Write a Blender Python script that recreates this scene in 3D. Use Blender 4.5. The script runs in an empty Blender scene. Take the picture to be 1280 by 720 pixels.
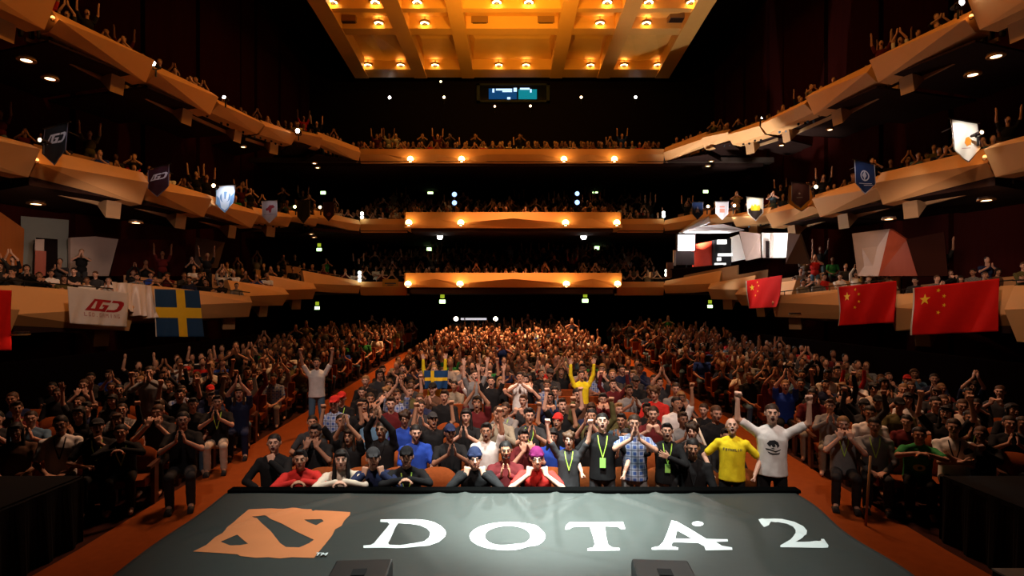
import bpy, bmesh, math, random
import numpy as np
from mathutils import Vector, Matrix, noise
from mathutils.geometry import tessellate_polygon
random.seed(7)
SC = bpy.context.scene
COL = SC.collection
F, CX, HY, EYE = 700.0, 640.0, 380.0, 3.1      # lens in pixels, centre column, horizon row, eye height
def pt(px, py, d):
    return Vector(((px-CX)/F*d, d, EYE-(py-HY)/F*d))
R = math.radians
# ---------------------------------------------------------------- materials
MATS = {}
def mat(name, col, rough=.7, spec=.3, metal=0, vary=.12, scale=6, bump=0, emit=None, es=0, sheen=0):
    if name in MATS: return MATS[name]
    m = bpy.data.materials.new(name); m.use_nodes = True
    nt = m.node_tree; b = nt.nodes['Principled BSDF']
    b.inputs['Roughness'].default_value = rough
    b.inputs['Metallic'].default_value = metal
    b.inputs['Specular IOR Level'].default_value = spec
    if sheen: b.inputs['Sheen Weight'].default_value = sheen
    c4 = (*col, 1)
    b.inputs['Base Color'].default_value = c4
    m.diffuse_color = c4
    if vary:
        tc = nt.nodes.new('ShaderNodeTexCoord'); n = nt.nodes.new('ShaderNodeTexNoise')
        n.inputs['Scale'].default_value = scale; n.inputs['Detail'].default_value = 4
        nt.links.new(tc.outputs['Object'], n.inputs['Vector'])
        r = nt.nodes.new('ShaderNodeMix'); r.data_type = 'RGBA'
        r.inputs[6].default_value = tuple(max(0, c*(1-vary)) for c in col)+(1,)
        r.inputs[7].default_value = tuple(min(1, c*(1+vary)) for c in col)+(1,)
        nt.links.new(n.outputs['Fac'], r.inputs[0]); nt.links.new(r.outputs[2], b.inputs['Base Color'])
        if bump:
            bp = nt.nodes.new('ShaderNodeBump'); bp.inputs['Strength'].default_value = bump; bp.inputs['Distance'].default_value = .02
            nt.links.new(n.outputs['Fac'], bp.inputs['Height']); nt.links.new(bp.outputs['Normal'], b.inputs['Normal'])
    if emit is not None:
        b.inputs['Emission Color'].default_value = (*emit, 1); b.inputs['Emission Strength'].default_value = es
    MATS[name] = m
    return m
def wood(name, c1, c2, scale=(1, 1, 1), rough=.5):
    if name in MATS: return MATS[name]
    m = mat(name, c1, rough, vary=0); nt = m.node_tree; b = nt.nodes['Principled BSDF']
    tc = nt.nodes.new('ShaderNodeTexCoord'); mp = nt.nodes.new('ShaderNodeMapping'); mp.inputs['Scale'].default_value = scale
    n = nt.nodes.new('ShaderNodeTexNoise'); n.inputs['Scale'].default_value = 3; n.inputs['Detail'].default_value = 8
    r = nt.nodes.new('ShaderNodeMix'); r.data_type = 'RGBA'
    r.inputs[6].default_value = (*c1, 1); r.inputs[7].default_value = (*c2, 1)
    nt.links.new(tc.outputs['Object'], mp.inputs[0]); nt.links.new(mp.outputs[0], n.inputs['Vector'])
    nt.links.new(n.outputs['Fac'], r.inputs[0]); nt.links.new(r.outputs[2], b.inputs['Base Color'])
    return m
def plaid(name, base, c2, c3, n=7):
    if name in MATS: return MATS[name]
    m = mat(name, base, .8, vary=0); nt = m.node_tree; b = nt.nodes['Principled BSDF']
    tc = nt.nodes.new('ShaderNodeTexCoord'); cur = None
    for k, (ax, col, w) in enumerate((('X', c2, .5), ('Z', c2, .5), ('X', c3, .16), ('Z', c3, .16))):
        wv = nt.nodes.new('ShaderNodeTexWave'); wv.bands_direction = ax; wv.inputs['Scale'].default_value = n*.5; wv.inputs['Distortion'].default_value = .3
        nt.links.new(tc.outputs['Object'], wv.inputs['Vector'])
        mt = nt.nodes.new('ShaderNodeMath'); mt.operation = 'GREATER_THAN'; mt.inputs[1].default_value = 1-w
        nt.links.new(wv.outputs['Fac'], mt.inputs[0])
        ml = nt.nodes.new('ShaderNodeMath'); ml.operation = 'MULTIPLY'; ml.inputs[1].default_value = .55
        nt.links.new(mt.outputs[0], ml.inputs[0])
        r = nt.nodes.new('ShaderNodeMix'); r.data_type = 'RGBA'; r.inputs[7].default_value = (*col, 1)
        if cur is None: r.inputs[6].default_value = (*base, 1)
        else: nt.links.new(cur, r.inputs[6])
        nt.links.new(ml.outputs[0], r.inputs[0]); cur = r.outputs[2]
    nt.links.new(cur, b.inputs['Base Color'])
    return m
def lamp_mat(name, col, s):
    return mat(name, (.02, .02, .02), 1, 0, vary=0, emit=col, es=s)
# ---------------------------------------------------------------- geometry
def uvs(nu, nv):
    v = [(0, 0, -1)]; f = []
    for j in range(1, nv):
        t = -math.pi/2+math.pi*j/nv
        for i in range(nu):
            a = 2*math.pi*i/nu; v.append((math.cos(t)*math.cos(a), math.cos(t)*math.sin(a), math.sin(t)))
    v.append((0, 0, 1)); n = len(v)-1
    for i in range(nu):
        f.append((0, 1+(i+1) % nu, 1+i)); f.append((n, n-nu+i, n-nu+(i+1) % nu))
        for j in range(nv-2):
            a = 1+j*nu; b = a+nu
            f.append((a+i, a+(i+1) % nu, b+(i+1) % nu, b+i))
    return np.array(v, float), f
SPH = {k: uvs(*k) for k in ((12, 8), (8, 5), (16, 10))}
def frame(d):
    d = Vector(d).normalized()
    q = Vector((0, 0, 1)).rotation_difference(d) if d.z > -.9999 else Matrix.Rotation(math.pi, 3, 'X').to_quaternion()
    return np.array(q.to_matrix())
class G:
    def __init__(s): s.v = []; s.f = []; s.m = []; s.n = 0
    def add(s, v, f, mi=0):
        v = np.asarray(v, float); s.v.append(v); s.f += [tuple(i+s.n for i in q) for q in f]; s.m += [mi]*len(f); s.n += len(v); return s
    def ell(s, c, r, M=None, mi=0, k=(12, 8)):
        v = SPH[k][0]*np.array(r, float)
        if M is not None: v = v@np.array(M).T
        return s.add(v+np.array(c), SPH[k][1], mi)
    def rc(s, a, b, ra, rb, mi=0, k=(12, 8), flat=None):
        a = np.array(a, float); b = np.array(b, float); d = b-a
        if np.linalg.norm(d) < 1e-6: return s.ell(a, (ra,)*3, mi=mi, k=k)
        M = frame(d); v = SPH[k][0]; up = v[:, 2:3] > -1e-9
        w = np.where(up, v*rb, v*ra)
        if flat: w = w*np.array(flat)
        return s.add(w@M.T+np.where(up, b, a), SPH[k][1], mi)
    def box(s, lo, hi, M=None, mi=0, o=(0, 0, 0)):
        x0, y0, z0 = lo; x1, y1, z1 = hi
        v = np.array([(x, y, z) for z in (z0, z1) for x, y in ((x0, y0), (x1, y0), (x1, y1), (x0, y1))], float)
        if M is not None: v = v@np.array(M).T
        return s.add(v+np.array(o), [(3, 2, 1, 0), (4, 5, 6, 7), (0, 1, 5, 4), (1, 2, 6, 5), (2, 3, 7, 6), (3, 0, 4, 7)], mi)
    def cyl(s, a, b, ra, rb=None, n=12, mi=0):
        rb = ra if rb is None else rb; a = np.array(a, float); b = np.array(b, float); M = frame(b-a)
        c = np.array([(math.cos(2*math.pi*i/n), math.sin(2*math.pi*i/n), 0) for i in range(n)])
        v = np.vstack([(c*ra)@M.T+a, (c*rb)@M.T+b])
        return s.add(v, [tuple(range(n))[::-1], tuple(range(n, 2*n))]+[(i, (i+1) % n, n+(i+1) % n, n+i) for i in range(n)], mi)
    def tube(s, pts, r, n=8, mi=0):
        for a, b in zip(pts[:-1], pts[1:]): s.cyl(a, b, r, n=n, mi=mi)
        return s
    def lathe(s, prof, o=(0, 0, 0), n=20, mi=0, M=None):
        v = [(r*math.cos(2*math.pi*i/n), r*math.sin(2*math.pi*i/n), z) for r, z in prof for i in range(n)]
        f = [(j*n+i, j*n+(i+1) % n, (j+1)*n+(i+1) % n, (j+1)*n+i) for j in range(len(prof)-1) for i in range(n)]
        v = np.array(v)
        if M is not None: v = v@np.array(M).T
        return s.add(v+np.array(o), f, mi)
    def loft(s, secs, mi=0, cap=True, close=True):
        n = len(secs[0]); v = [p for q in secs for p in q]; f = []
        for j in range(len(secs)-1):
            for i in range(n if close else n-1):
                a = j*n; f.append((a+i, a+(i+1) % n, a+n+(i+1) % n, a+n+i))
        if cap: f += [tuple(range(n))[::-1], tuple(range((len(secs)-1)*n, len(secs)*n))]
        return s.add([tuple(p) for p in v], f, mi)
    def mesh(s, name, mats, smooth=False):
        me = bpy.data.meshes.new(name)
        me.from_pydata(np.vstack(s.v).tolist(), [], s.f)
        for m in (mats if isinstance(mats, (list, tuple)) else [mats]): me.materials.append(m)
        if any(s.m): me.polygons.foreach_set('material_index', s.m)
        if smooth: me.polygons.foreach_set('use_smooth', [True]*len(me.polygons))
        bm = bmesh.new(); bm.from_mesh(me); bmesh.ops.recalc_face_normals(bm, faces=bm.faces); bm.to_mesh(me); bm.free()
        return me
    def build(s, name, mats, parent=None, smooth=False, loc=None, bevel=0):
        o = link(name, s.mesh(name, mats, smooth), parent)
        if loc is not None: o.location = loc
        if bevel:
            m = o.modifiers.new('bevel', 'BEVEL'); m.width = bevel; m.segments = 2; m.limit_method = 'ANGLE'
        return o
def link(name, data, parent=None):
    o = bpy.data.objects.new(name, data); COL.objects.link(o)
    if parent is not None: o.parent = parent
    return o
def tag(o, label=None, cat=None, group=None, kind=None):
    if label: o['label'] = label
    if cat: o['category'] = cat
    if group: o['group'] = group
    if kind: o['kind'] = kind
    return o
def empty(name, loc=(0, 0, 0), rz=0):
    o = link(name, None); o.location = loc; o.rotation_euler = (0, 0, rz); return o
def struct(g, name, m, **k):
    return tag(g.build(name, m, **k), kind='structure')
def evalmesh(o, name):
    dg = bpy.context.evaluated_depsgraph_get(); dg.update()
    me = bpy.data.meshes.new_from_object(o.evaluated_get(dg)); me.name = name; return me
def remesh(g, name, vox, smooth=2, ratio=1.0, noise_amp=0):
    o = link('tmp', g.mesh('tmp', []))
    m = o.modifiers.new('r', 'REMESH'); m.mode = 'VOXEL'; m.voxel_size = vox
    if smooth: q = o.modifiers.new('s', 'SMOOTH'); q.factor = .5; q.iterations = smooth
    if ratio < 1: q = o.modifiers.new('d', 'DECIMATE'); q.ratio = ratio
    me = evalmesh(o, name); d = o.data; bpy.data.objects.remove(o); bpy.data.meshes.remove(d)
    n = len(me.vertices); v = np.empty(n*3); me.vertices.foreach_get('co', v); v = v.reshape(-1, 3)
    if noise_amp:
        nrm = np.empty(n*3); me.vertices.foreach_get('normal', nrm); nrm = nrm.reshape(-1, 3)
        a = np.sin(v[:, 0]*38+v[:, 2]*21)*np.sin(v[:, 2]*33-v[:, 0]*12+v[:, 1]*17)
        v = v+nrm*(a*noise_amp)[:, None]; me.vertices.foreach_set('co', v.ravel())
    me.polygons.foreach_set('use_smooth', [True]*len(me.polygons))
    return me
def mesh_arrays(me):
    n = len(me.vertices); v = np.empty(n*3); me.vertices.foreach_get('co', v)
    return v.reshape(-1, 3), [tuple(p.vertices) for p in me.polygons], [p.material_index for p in me.polygons]
def inpoly_split(polys, cuts_x=(), cuts_y=()):
    """polys: [outer, hole, ...] of 2-D points -> verts, faces cut along grid lines"""
    vs = [Vector((*p, 0)) for q in polys for p in q]
    tris = tessellate_polygon([[Vector((*p, 0)) for p in q] for q in polys])
    bm = bmesh.new(); bv = [bm.verts.new(v) for v in vs]
    for t in tris:
        try: bm.faces.new([bv[i] for i in t])
        except ValueError: pass
    for ax, cuts in ((0, cuts_x), (1, cuts_y)):
        for c in cuts:
            co = [0, 0, 0]; no = [0, 0, 0]; co[ax] = c; no[ax] = 1
            bmesh.ops.bisect_plane(bm, geom=bm.verts[:]+bm.edges[:]+bm.faces[:], plane_co=co, plane_no=no)
    bm.verts.index_update()
    v = [tuple(x.co)[:2] for x in bm.verts]; f = [tuple(x.index for x in q.verts) for q in bm.faces]; bm.free()
    return v, f
# ================================================================ the hall
def floor_z(d): return max(0.0, .03*(d-7.0))
M_front = mat('painted balcony front', (.78, .42, .17), .55, .25, vary=.05, scale=2)
M_rear = mat('painted rear balcony front', (.72, .36, .12), .55, .25, vary=.05, scale=2)
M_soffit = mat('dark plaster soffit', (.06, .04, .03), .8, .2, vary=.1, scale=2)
M_tread = mat('dark balcony carpet', (.03, .015, .012), .95, .05, vary=.2, scale=20)
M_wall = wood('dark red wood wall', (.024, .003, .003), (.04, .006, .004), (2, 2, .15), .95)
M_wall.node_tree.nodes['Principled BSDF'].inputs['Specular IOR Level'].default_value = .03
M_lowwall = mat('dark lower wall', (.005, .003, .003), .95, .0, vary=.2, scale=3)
M_carpet = mat('rust red aisle carpet', (.20, .048, .010), .95, .05, vary=.18, scale=8, bump=.1)
M_floor = mat('dark auditorium floor', (.035, .012, .008), .95, .05, vary=.2, scale=8)
M_black = mat('black stage paint', (.006, .006, .007), .7, .2, vary=.2, scale=5)
M_drape = mat('black drape', (.006, .006, .007), .95, .1, vary=.2, scale=5)
M_metal = mat('dark metal', (.03, .03, .032), .4, .5, metal=.8, vary=.1)
M_ceil = mat('warm ceiling plaster', (.80, .42, .10), .6, .3, vary=.22, scale=.55)
M_beam = mat('ceiling beam timber', (.74, .38, .10), .55, .3, vary=.1, scale=.8)
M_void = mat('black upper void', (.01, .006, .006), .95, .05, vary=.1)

# floor: level pit, then the raked part, with two aisles
g = G(); ys = [1.0, 7.0]+[7+26*i/13 for i in range(1, 14)]+[40]
def strip(g, x0, x1, ys, dz=0, th=.3, mi=0):
    secs = [[(x0, y, floor_z(y)+dz), (x1, y, floor_z(y)+dz), (x1, y, floor_z(y)+dz-th), (x0, y, floor_z(y)+dz-th)] for y in ys]
    g.loft(secs, mi)
strip(g, -17, 17, ys)
struct(g, 'floor', M_floor)
for sgn, nm in ((-1, 'aisle_carpet'), (1, 'aisle_carpet')):
    g = G(); strip(g, *sorted((sgn*3.42, sgn*5.45)), [2.0]+ys[1:-2]+[32.5], dz=.012, th=.01)
    o = g.build(nm, M_carpet)
    tag(o, 'rust red carpet strip up the aisle on the ' + ('blue and yellow flag side' if sgn < 0 else 'red star flag side'), 'carpet', 'aisle carpets')

# side walls (follow the narrowing plan), rear wall, upper void
PLAN = [(18.6, 2), (18.6, 14), (17.2, 20), (15.5, 25.5), (14.5, 30), (14.2, 39)]
for sgn, side in ((-1, 'left'), (1, 'right')):
    g = G()
    for (x0, y0), (x1, y1) in zip(PLAN[:-1], PLAN[1:]):
        n = max(1, int(math.hypot(x1-x0, y1-y0)/1.3))
        for i in range(n):      # upright wood panels with shadow gaps between them
            a = Vector((x0+(x1-x0)*i/n, y0+(y1-y0)*i/n)); b = Vector((x0+(x1-x0)*(i+.94)/n, y0+(y1-y0)*(i+.94)/n))
            q = .12 if i % 2 else 0
            sec = lambda p, off: (sgn*(p.x+off), p.y)
            bot = [sec(a, -q), sec(b, -q), sec(b, .5), sec(a, .5)]
            g.loft([[(x, y, -.3) for x, y in bot], [(x, y, 21) for x, y in bot]])
        g.loft([[(sgn*(x0+.3), y0, z), (sgn*(x1+.3), y1, z), (sgn*(x1+.6), y1, z), (sgn*(x0+.6), y0, z)] for z in (-.3, 21)])
    struct(g, 'wall_'+side, M_wall)
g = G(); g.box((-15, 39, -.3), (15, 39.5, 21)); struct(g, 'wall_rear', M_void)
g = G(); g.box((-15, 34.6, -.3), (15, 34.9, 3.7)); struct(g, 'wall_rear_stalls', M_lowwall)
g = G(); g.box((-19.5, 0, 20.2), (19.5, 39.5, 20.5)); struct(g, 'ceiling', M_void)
# lower side walls of the stalls
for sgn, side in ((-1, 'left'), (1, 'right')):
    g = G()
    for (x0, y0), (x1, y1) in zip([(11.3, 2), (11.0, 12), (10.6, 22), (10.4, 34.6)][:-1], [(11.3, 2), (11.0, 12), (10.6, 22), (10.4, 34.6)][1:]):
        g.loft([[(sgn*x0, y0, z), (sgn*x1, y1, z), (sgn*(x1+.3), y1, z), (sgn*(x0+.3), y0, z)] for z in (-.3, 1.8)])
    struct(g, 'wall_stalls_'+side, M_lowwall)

# ---------------------------------------------------------------- tiers
# each box: near end, far end = (column, row of top, row of crease, row of underside, distance)
TIER = {
 3: [((-170, -125, -108, -78, 11.5), (66, -8, 0, 36, 15.3)),
     ((70, 11, 25, 38, 15.9), (190, 70, 76, 102, 18.7)),
     ((193, 77, 91, 101, 19.2), (270, 115, 122, 143, 21.8)),
     ((271, 121, 130, 140, 22.5), (328, 150, 156, 167, 25.2)),
     ((329, 149, 158, 167, 25.7), (369, 164, 169, 180, 27.2)),
     ((369, 160, 166, 173, 27.4), (402, 167.5, 173, 184, 28.2))],
 2: [((-200, 112, 137, 167, 11.5), (46, 180, 187, 221, 15.4)),
     ((43, 182, 204, 219, 15.9), (183, 215, 229, 255, 18.7)),
     ((180, 217, 235, 247, 19.2), (262, 242, 249, 271, 21.8)),
     ((262, 242, 256, 265, 22.5), (321, 262, 268, 285, 25.2)),
     ((318, 258, 269, 276, 25.7), (364, 267, 272, 283, 27.2)),
     ((362, 262, 271, 275, 27.4), (397, 269, 274, 282, 28.2))],
 1: [((-220, 350, 378, 445, 11.5), (20, 357, 387, 427, 15.4)),
     ((16, 356, 393, 407, 15.9), (167, 368, 384, 414, 18.7)),
     ((165, 354, 384, 402, 19.2), (314, 370, 378, 396, 21.8)),
     ((289, 350, 371, 383, 22.5), (359, 360, 368, 382, 25.2)),
     ((338, 344, 363, 375, 25.7), (394, 354, 361, 374, 27.2))]}
CONN = {3: ((398, 164, 173, 178, 28.3), (450, 184, 191, 202, 29.8)),
        2: ((393, 262, 271, 276, 28.3), (450, 275, 281, 290, 29.8)),
        1: ((380, 338, 354, 363, 27.4), (450, 351, 357, 368, 29.8))}
def mir(s): return (1280-s[0],)+tuple(s[1:])
def parapet_secs(a, b, thick=.28, bulge=1.0):
    """cross-sections of a faceted parapet between stations a and b, and its inward direction"""
    A = pt(a[0], a[1], a[4]); B = pt(b[0], b[1], b[4])
    t = Vector((B.x-A.x, B.y-A.y, 0)).normalized(); n = Vector((t.y, -t.x, 0))
    if n.dot(Vector((0, 20, 0))-Vector(((A.x+B.x)/2, (A.y+B.y)/2, 0))) < 0: n = -n
    out = []
    for s in (a, b):
        P = pt(s[0], s[1], s[4]); zc = pt(s[0], s[2], s[4]).z; zb = pt(s[0], s[3], s[4]).z
        def q(off, z): return Vector((P.x, P.y, 0))+n*off*bulge+Vector((0, 0, z))
        out.append([q(-thick-.12, P.z), q(-.20, P.z), q(.12, zc), q(-.28, zb), q(-.9, zb), q(-.9, zb+.12), q(-thick-.17, zb+.14)])
    return out, n
M_wedge = mat('painted bracket', (.5, .3, .15), .6, .2, vary=.05)
SEGS = {1: [], 2: [], 3: []}      # plan segments of every parapet for placing people and flags
def slab(name, pts, z0, z1):
    g = G(); g.loft([[(x, y, z) for x, y in pts] for z in (z0, z1)]); return struct(g, name, M_tread)
for t in (3, 2, 1):
    for sgn in (-1, 1):
        for k, (a, b) in enumerate(TIER[t]):
            if sgn > 0: a, b = mir(a), mir(b)
            secs, n = parapet_secs(a, b)
            g = G(); g.loft(secs)
            # closing return at the near end so that the step between two boxes is solid
            o = struct(g, 'balcony_parapet', M_front)
            A = pt(a[0], a[1], a[4]); B = pt(b[0], b[1], b[4])
            SEGS[t].append((A, B, n, k, sgn))
            zt = min(A.z, B.z); zb = min(pt(b[0], b[3], b[4]).z, pt(a[0], a[3], a[4]).z)
            pa = A-n*.3; pb = B-n*.3; oa = A-n*7; ob = B-n*7
            slab('balcony_floor', [(pa.x, pa.y), (pb.x, pb.y), (ob.x, ob.y), (oa.x, oa.y)], zb+.06, max(zt-.74, zb+.12))
            # bracket under the far end and the fascia beam running back from it
            if k < 5:
                zbb = pt(b[0], b[3], b[4]).z; tt = (B-A); tt.z = 0; tt.normalize()
                W = B-n*.75-tt*.35; W.z = zbb
                g = G()
                sec = [W+Vector((0, 0, .1)), W-n*.62+Vector((0, 0, -.02)), W-n*.1+Vector((0, 0, -.5))]
                g.loft([[p for p in sec], [p-tt*.45 for p in sec]])
                g2a = W-n*.5+Vector((0, 0, -.12)); L = (Vector((A.x, A.y, 0))-Vector((B.x, B.y, 0))).length
                za = pt(a[0], a[3], a[4]).z
                e = A-n*1.25; e.z = za-.12
                g.loft([[p, p+Vector((0, 0, .12)), p-n*.1+Vector((0, 0, .12)), p-n*.1] for p in (g2a, e)])
                struct(g, 'trim_bracket', M_wedge)
        a, b = CONN[t]
        if sgn > 0: a, b = mir(a), mir(b)
        secs, n = parapet_secs(a, b, bulge=.6)
        g = G(); g.loft(secs); struct(g, 'balcony_parapet', M_front)
        A = pt(a[0], a[1], a[4]); B = pt(b[0], b[1], b[4]); SEGS[t].append((A, B, n, 9, sgn))
        zb = pt(b[0], b[3], b[4]).z
        pa = A-n*.3; pb = B-n*.1; oa = A-n*5
        slab('balcony_floor', [(pa.x, pa.y), (pb.x, pb.y), (sgn*14, 34.5), (oa.x, oa.y)], zb+.06, min(A.z, B.z)-.74)
# rear fronts: panels with a zigzag crease, low and deep at each lamp
def rear_front(xs, yt, yb, d, low=()):
    secs = []
    for x in xs:
        f = .74 if x in low else .42
        P = pt(x, yt, d); zc = pt(x, yt+(yb-yt)*f, d).z; zb = pt(x, yb, d).z
        secs.append([Vector((P.x, d+.30, P.z)), Vector((P.x, d+.02, P.z)), Vector((P.x, d-.10 if x in low else d-.04, zc)), Vector((P.x, d+.14, zb)), Vector((P.x, d+.9, zb)), Vector((P.x, d+.9, zb+.1)), Vector((P.x, d+.35, zb+.12))])
    g = G(); g.loft(secs); struct(g, 'balcony_parapet', M_rear)
LX = (513, 577, 705, 768)
rear_front([450, 482, 513, 546, 577, 609, 641, 673, 705, 736, 768, 799, 830], 186, 203, 29.8, LX)
rear_front([507, 513, 545, 577, 641, 705, 738, 769, 776], 265, 284, 27.9, (513, 577, 705, 769))
rear_front([507, 511, 543, 575, 641, 707, 740, 771, 777], 341, 359, 27.9, (511, 575, 707, 771))
for sgn in (-1, 1):
    m = (lambda x: x) if sgn < 0 else (lambda x: 1280-x)
    rear_front(sorted([m(450), m(480), m(508)]), 273.5, 290, 29.8)
    rear_front(sorted([m(450), m(480), m(508)]), 352, 369, 29.8)
    for yt, yb in ((265, 284), (341, 359)):     # returns of the projecting centre boxes
        A = pt(507 if sgn < 0 else 776, yt, 27.9); zb = pt(507, yb, 27.9).z
        g = G(); g.box((A.x-.12, 28.2, zb), (A.x+.12, 29.9, A.z)); struct(g, 'balcony_parapet', M_rear)
# rear slabs and the rakes on them
REARZ = {3: pt(0, 186, 29.8).z, 2: pt(0, 270, 29.0).z, 1: pt(0, 346, 29.0).z}
for t, ztop in REARZ.items():
    zb = {3: pt(0, 203, 29.8).z, 2: pt(0, 284, 27.9).z, 1: pt(0, 359, 27.9).z}[t]
    d0 = 30.0 if t == 3 else 28.15
    g = G(); hw = 5.3 if t < 3 else 8.2
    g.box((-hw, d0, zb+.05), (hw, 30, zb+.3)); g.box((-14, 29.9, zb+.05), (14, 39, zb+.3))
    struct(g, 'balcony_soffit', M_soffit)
    g = G()
    for i in range(8):
        y = 30.1+i*.85; g.box((-13.5, y, zb+.3), (13.5, 39, ztop-.85+i*.28))
    if t < 3:
        for i in range(2): g.box((-5.1, 28.3+i*.85, zb+.3), (5.1, 30.1, ztop-.9+i*.05))
    struct(g, 'balcony_step', M_tread)
# inner divider walls seen behind the front row of the boxes
M_div = mat('inner divider paint', (.42, .22, .10), .6, .2, vary=.08, scale=2)
for t in (3, 2, 1):
    for (A, B, n, k, sgn) in SEGS[t]:
        if k in (1, 2, 3, 4, 9):
            a = A.lerp(B, .25 if t != 1 else .0)-n*1.9; b = A.lerp(B, .98)-n*1.9
            up = {3: .62, 2: .5, 1: .35}[t]
            g = G(); g.loft([[p+Vector((0, 0, up)), p+n*.1+Vector((0, 0, up)), p+n*.2+Vector((0, 0, -.35)), p+Vector((0, 0, -.35))] for p in (a, b)])
            struct(g, 'balcony_divider', M_div)

# ---------------------------------------------------------------- ceiling cloud with coffers
ZC = 18.0
def cz(py, z=ZC): return (z-EYE)*F/(HY-py)
Y0, Y1 = 16.0, cz(98)
XL = [-10.35, -9.45, -6.45, -5.6, -3.3, -2.5, 2.5, 3.3, 5.6, 6.45, 9.45, 10.35]
YR = [Y0, 17, 23.4, 24.4, cz(12), cz(17), cz(37), cz(45), cz(88), Y1]
g = G()
for a, b in ((0, 1), (2, 3), (4, 5), (6, 7), (8, 9), (10, 11)):
    if a in (0, 10):
        s = -1 if a == 0 else 1
        g.loft([[(s*x0, y, ZC-.0), (s*(x0-.9), y, ZC+.0), (s*(x0-.95), y, ZC+.75), (s*(x0+.35), y, ZC+.75)] for x0, y in ((9.9, Y0), (10.05, 28), (10.35, Y1))])
    else: g.box((XL[a], Y0, ZC), (XL[b], Y1, ZC+.8))
struct(g, 'ceiling_beams_long', M_beam)
g = G()
for a, b in ((0, 1), (2, 3), (4, 5), (6, 7), (8, 9)):
    g.box((-9.6, YR[a], ZC+.06), (9.6, YR[b], ZC+.8))
struct(g, 'ceiling_beams_cross', M_beam)
g = G(); g.box((-10.6, Y0, ZC+.8), (10.6, Y1+.1, ZC+1.0)); struct(g, 'ceiling_cloud', M_ceil)
for ci, (xa, xb) in enumerate(((1, 2), (3, 4), (5, 6), (7, 8), (9, 10))):
    for ya, yb in ((7, 8), (5, 6), (3, 4), (1, 2)):
        x0, x1, y0, y1 = XL[xa], XL[xb], YR[ya], YR[yb]; g = G()
        xm = (x0+x1)/2; zh = ZC+.72
        if ci in (0, 4):      # folded plate: a ridge that drops towards the rear beam
            v = [(x0, y0, zh), (xm, y0, ZC+.30), (x1, y0, zh), (x0, y1, zh), (xm, y1, ZC+.62), (x1, y1, zh), (x0, y0, zh+.07), (x1, y0, zh+.07), (x0, y1, zh+.07), (x1, y1, zh+.07)]
            f = [(0, 1, 4, 3), (1, 2, 5, 4), (6, 7, 9, 8), (0, 6, 8, 3), (2, 7, 9, 5), (0, 1, 2, 7, 6), (3, 4, 5, 9, 8)]
        else:
            v = [(x0, y0, zh), (x1, y0, zh), (x1, y1, zh), (x0, y1, zh), (x0+.35, y0+(y1-y0)*.3, ZC+.5), (x1-.35, y0+(y1-y0)*.3, ZC+.5), (x0, y0, zh+.07), (x1, y0, zh+.07), (x1, y1, zh+.07), (x0, y1, zh+.07)]
            f = [(0, 4, 5, 1), (1, 5, 2), (4, 3, 2, 5), (0, 3, 4), (6, 9, 8, 7), (0, 1, 7, 6), (2, 3, 9, 8), (1, 2, 8, 7), (0, 3, 9, 6)]
        g.add(v, f); struct(g, 'ceiling_coffer', M_ceil)
# coffer downlights: a trim ring, a bright reflector and a cross baffle
M_bulb = lamp_mat('lamp glow amber white', (1, .62, .26), 26)
M_baffle = mat('dark baffle', (.02, .01, .01), .6, vary=0)
M_trim = mat('lamp trim bronze', (.35, .2, .08), .4, .5, metal=.6, vary=.05)
def light(kind, name, loc, e, col, **k):
    l = bpy.data.lights.new(name, kind); l.energy = e; l.color = col
    for a, b in k.items():
        if a not in ('to',): setattr(l, a, b)
    o = link(name, l); o.location = loc
    if 'to' in k: o.rotation_euler = (Vector(k['to'])-Vector(loc)).to_track_quat('-Z', 'Y').to_euler()
    return o
AMB = (1, .48, .05)
NUM = 'zero one two three four five six seven eight nine ten eleven twelve thirteen fourteen fifteen sixteen seventeen eighteen nineteen twenty'.split()
ORD = 'first second third fourth fifth sixth seventh eighth ninth tenth eleventh twelfth thirteenth fourteenth fifteenth sixteenth seventeenth eighteenth nineteenth twentieth'.split()
rows = [('rear row', 81.5, 34.9, (460, 501, 544, 623.5, 657.5, 738, 780, 822)), ('middle row', 29, 29.9, (473.5, 531, 750, 808)), ('front row', 3, 27.9, (416, 469, 521.5, 621, 661, 759, 811, 864)), ('hidden row', -110, 0, (415, 560, 720, 865))]
rings = {}
for rn, py, d, xs in rows:
    for i, px in enumerate(xs):
        zl = ZC+.33; dd = (zl-EYE)*F/(HY-py); x = (px-CX)/F*dd
        e = empty('ceiling_downlight', (x, dd, zl))
        if not rings:
            g = G(); g.lathe([(.16, .12), (.27, .10), (.29, 0), (.235, -.03), (.22, .02), (.16, .12)], n=24); rings['trim_ring'] = g.mesh('trim_ring', M_trim, True)
            g = G(); g.lathe([(.001, .03), (.10, .0), (.19, -.035), (.225, -.01), (.20, .06), (.001, .11)], n=24); rings['bulb'] = g.mesh('bulb', M_bulb, True)
            g = G(); g.box((-.022, -.16, -.10), (.022, .16, .02)); g.box((-.15, -.02, -.10), (.15, .02, .02)); g.lathe([(.001, -.1), (.07, -.1), (.07, -.02), (.001, -.02)], n=16)
            rings['baffle'] = g.mesh('baffle', M_baffle)
            g = G(); g.cyl((0, 0, .08), (0, 0, .36), .035); rings['stem'] = g.mesh('stem', M_trim)
        for nm in ('trim_ring', 'bulb', 'baffle', 'stem'): link(nm, rings[nm], e)
        cnt = 'from the blue flag side'
        tag(e, f'round amber ceiling light in the {rn} of coffers, {ORD[i]} {cnt}', 'ceiling light', 'ceiling coffer lights')
        c = 1-abs(x)/16
        light('POINT', 'coffer_lamp', (x, dd+.05, zl-.16), 78*c, AMB, shadow_soft_size=.2)
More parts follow.
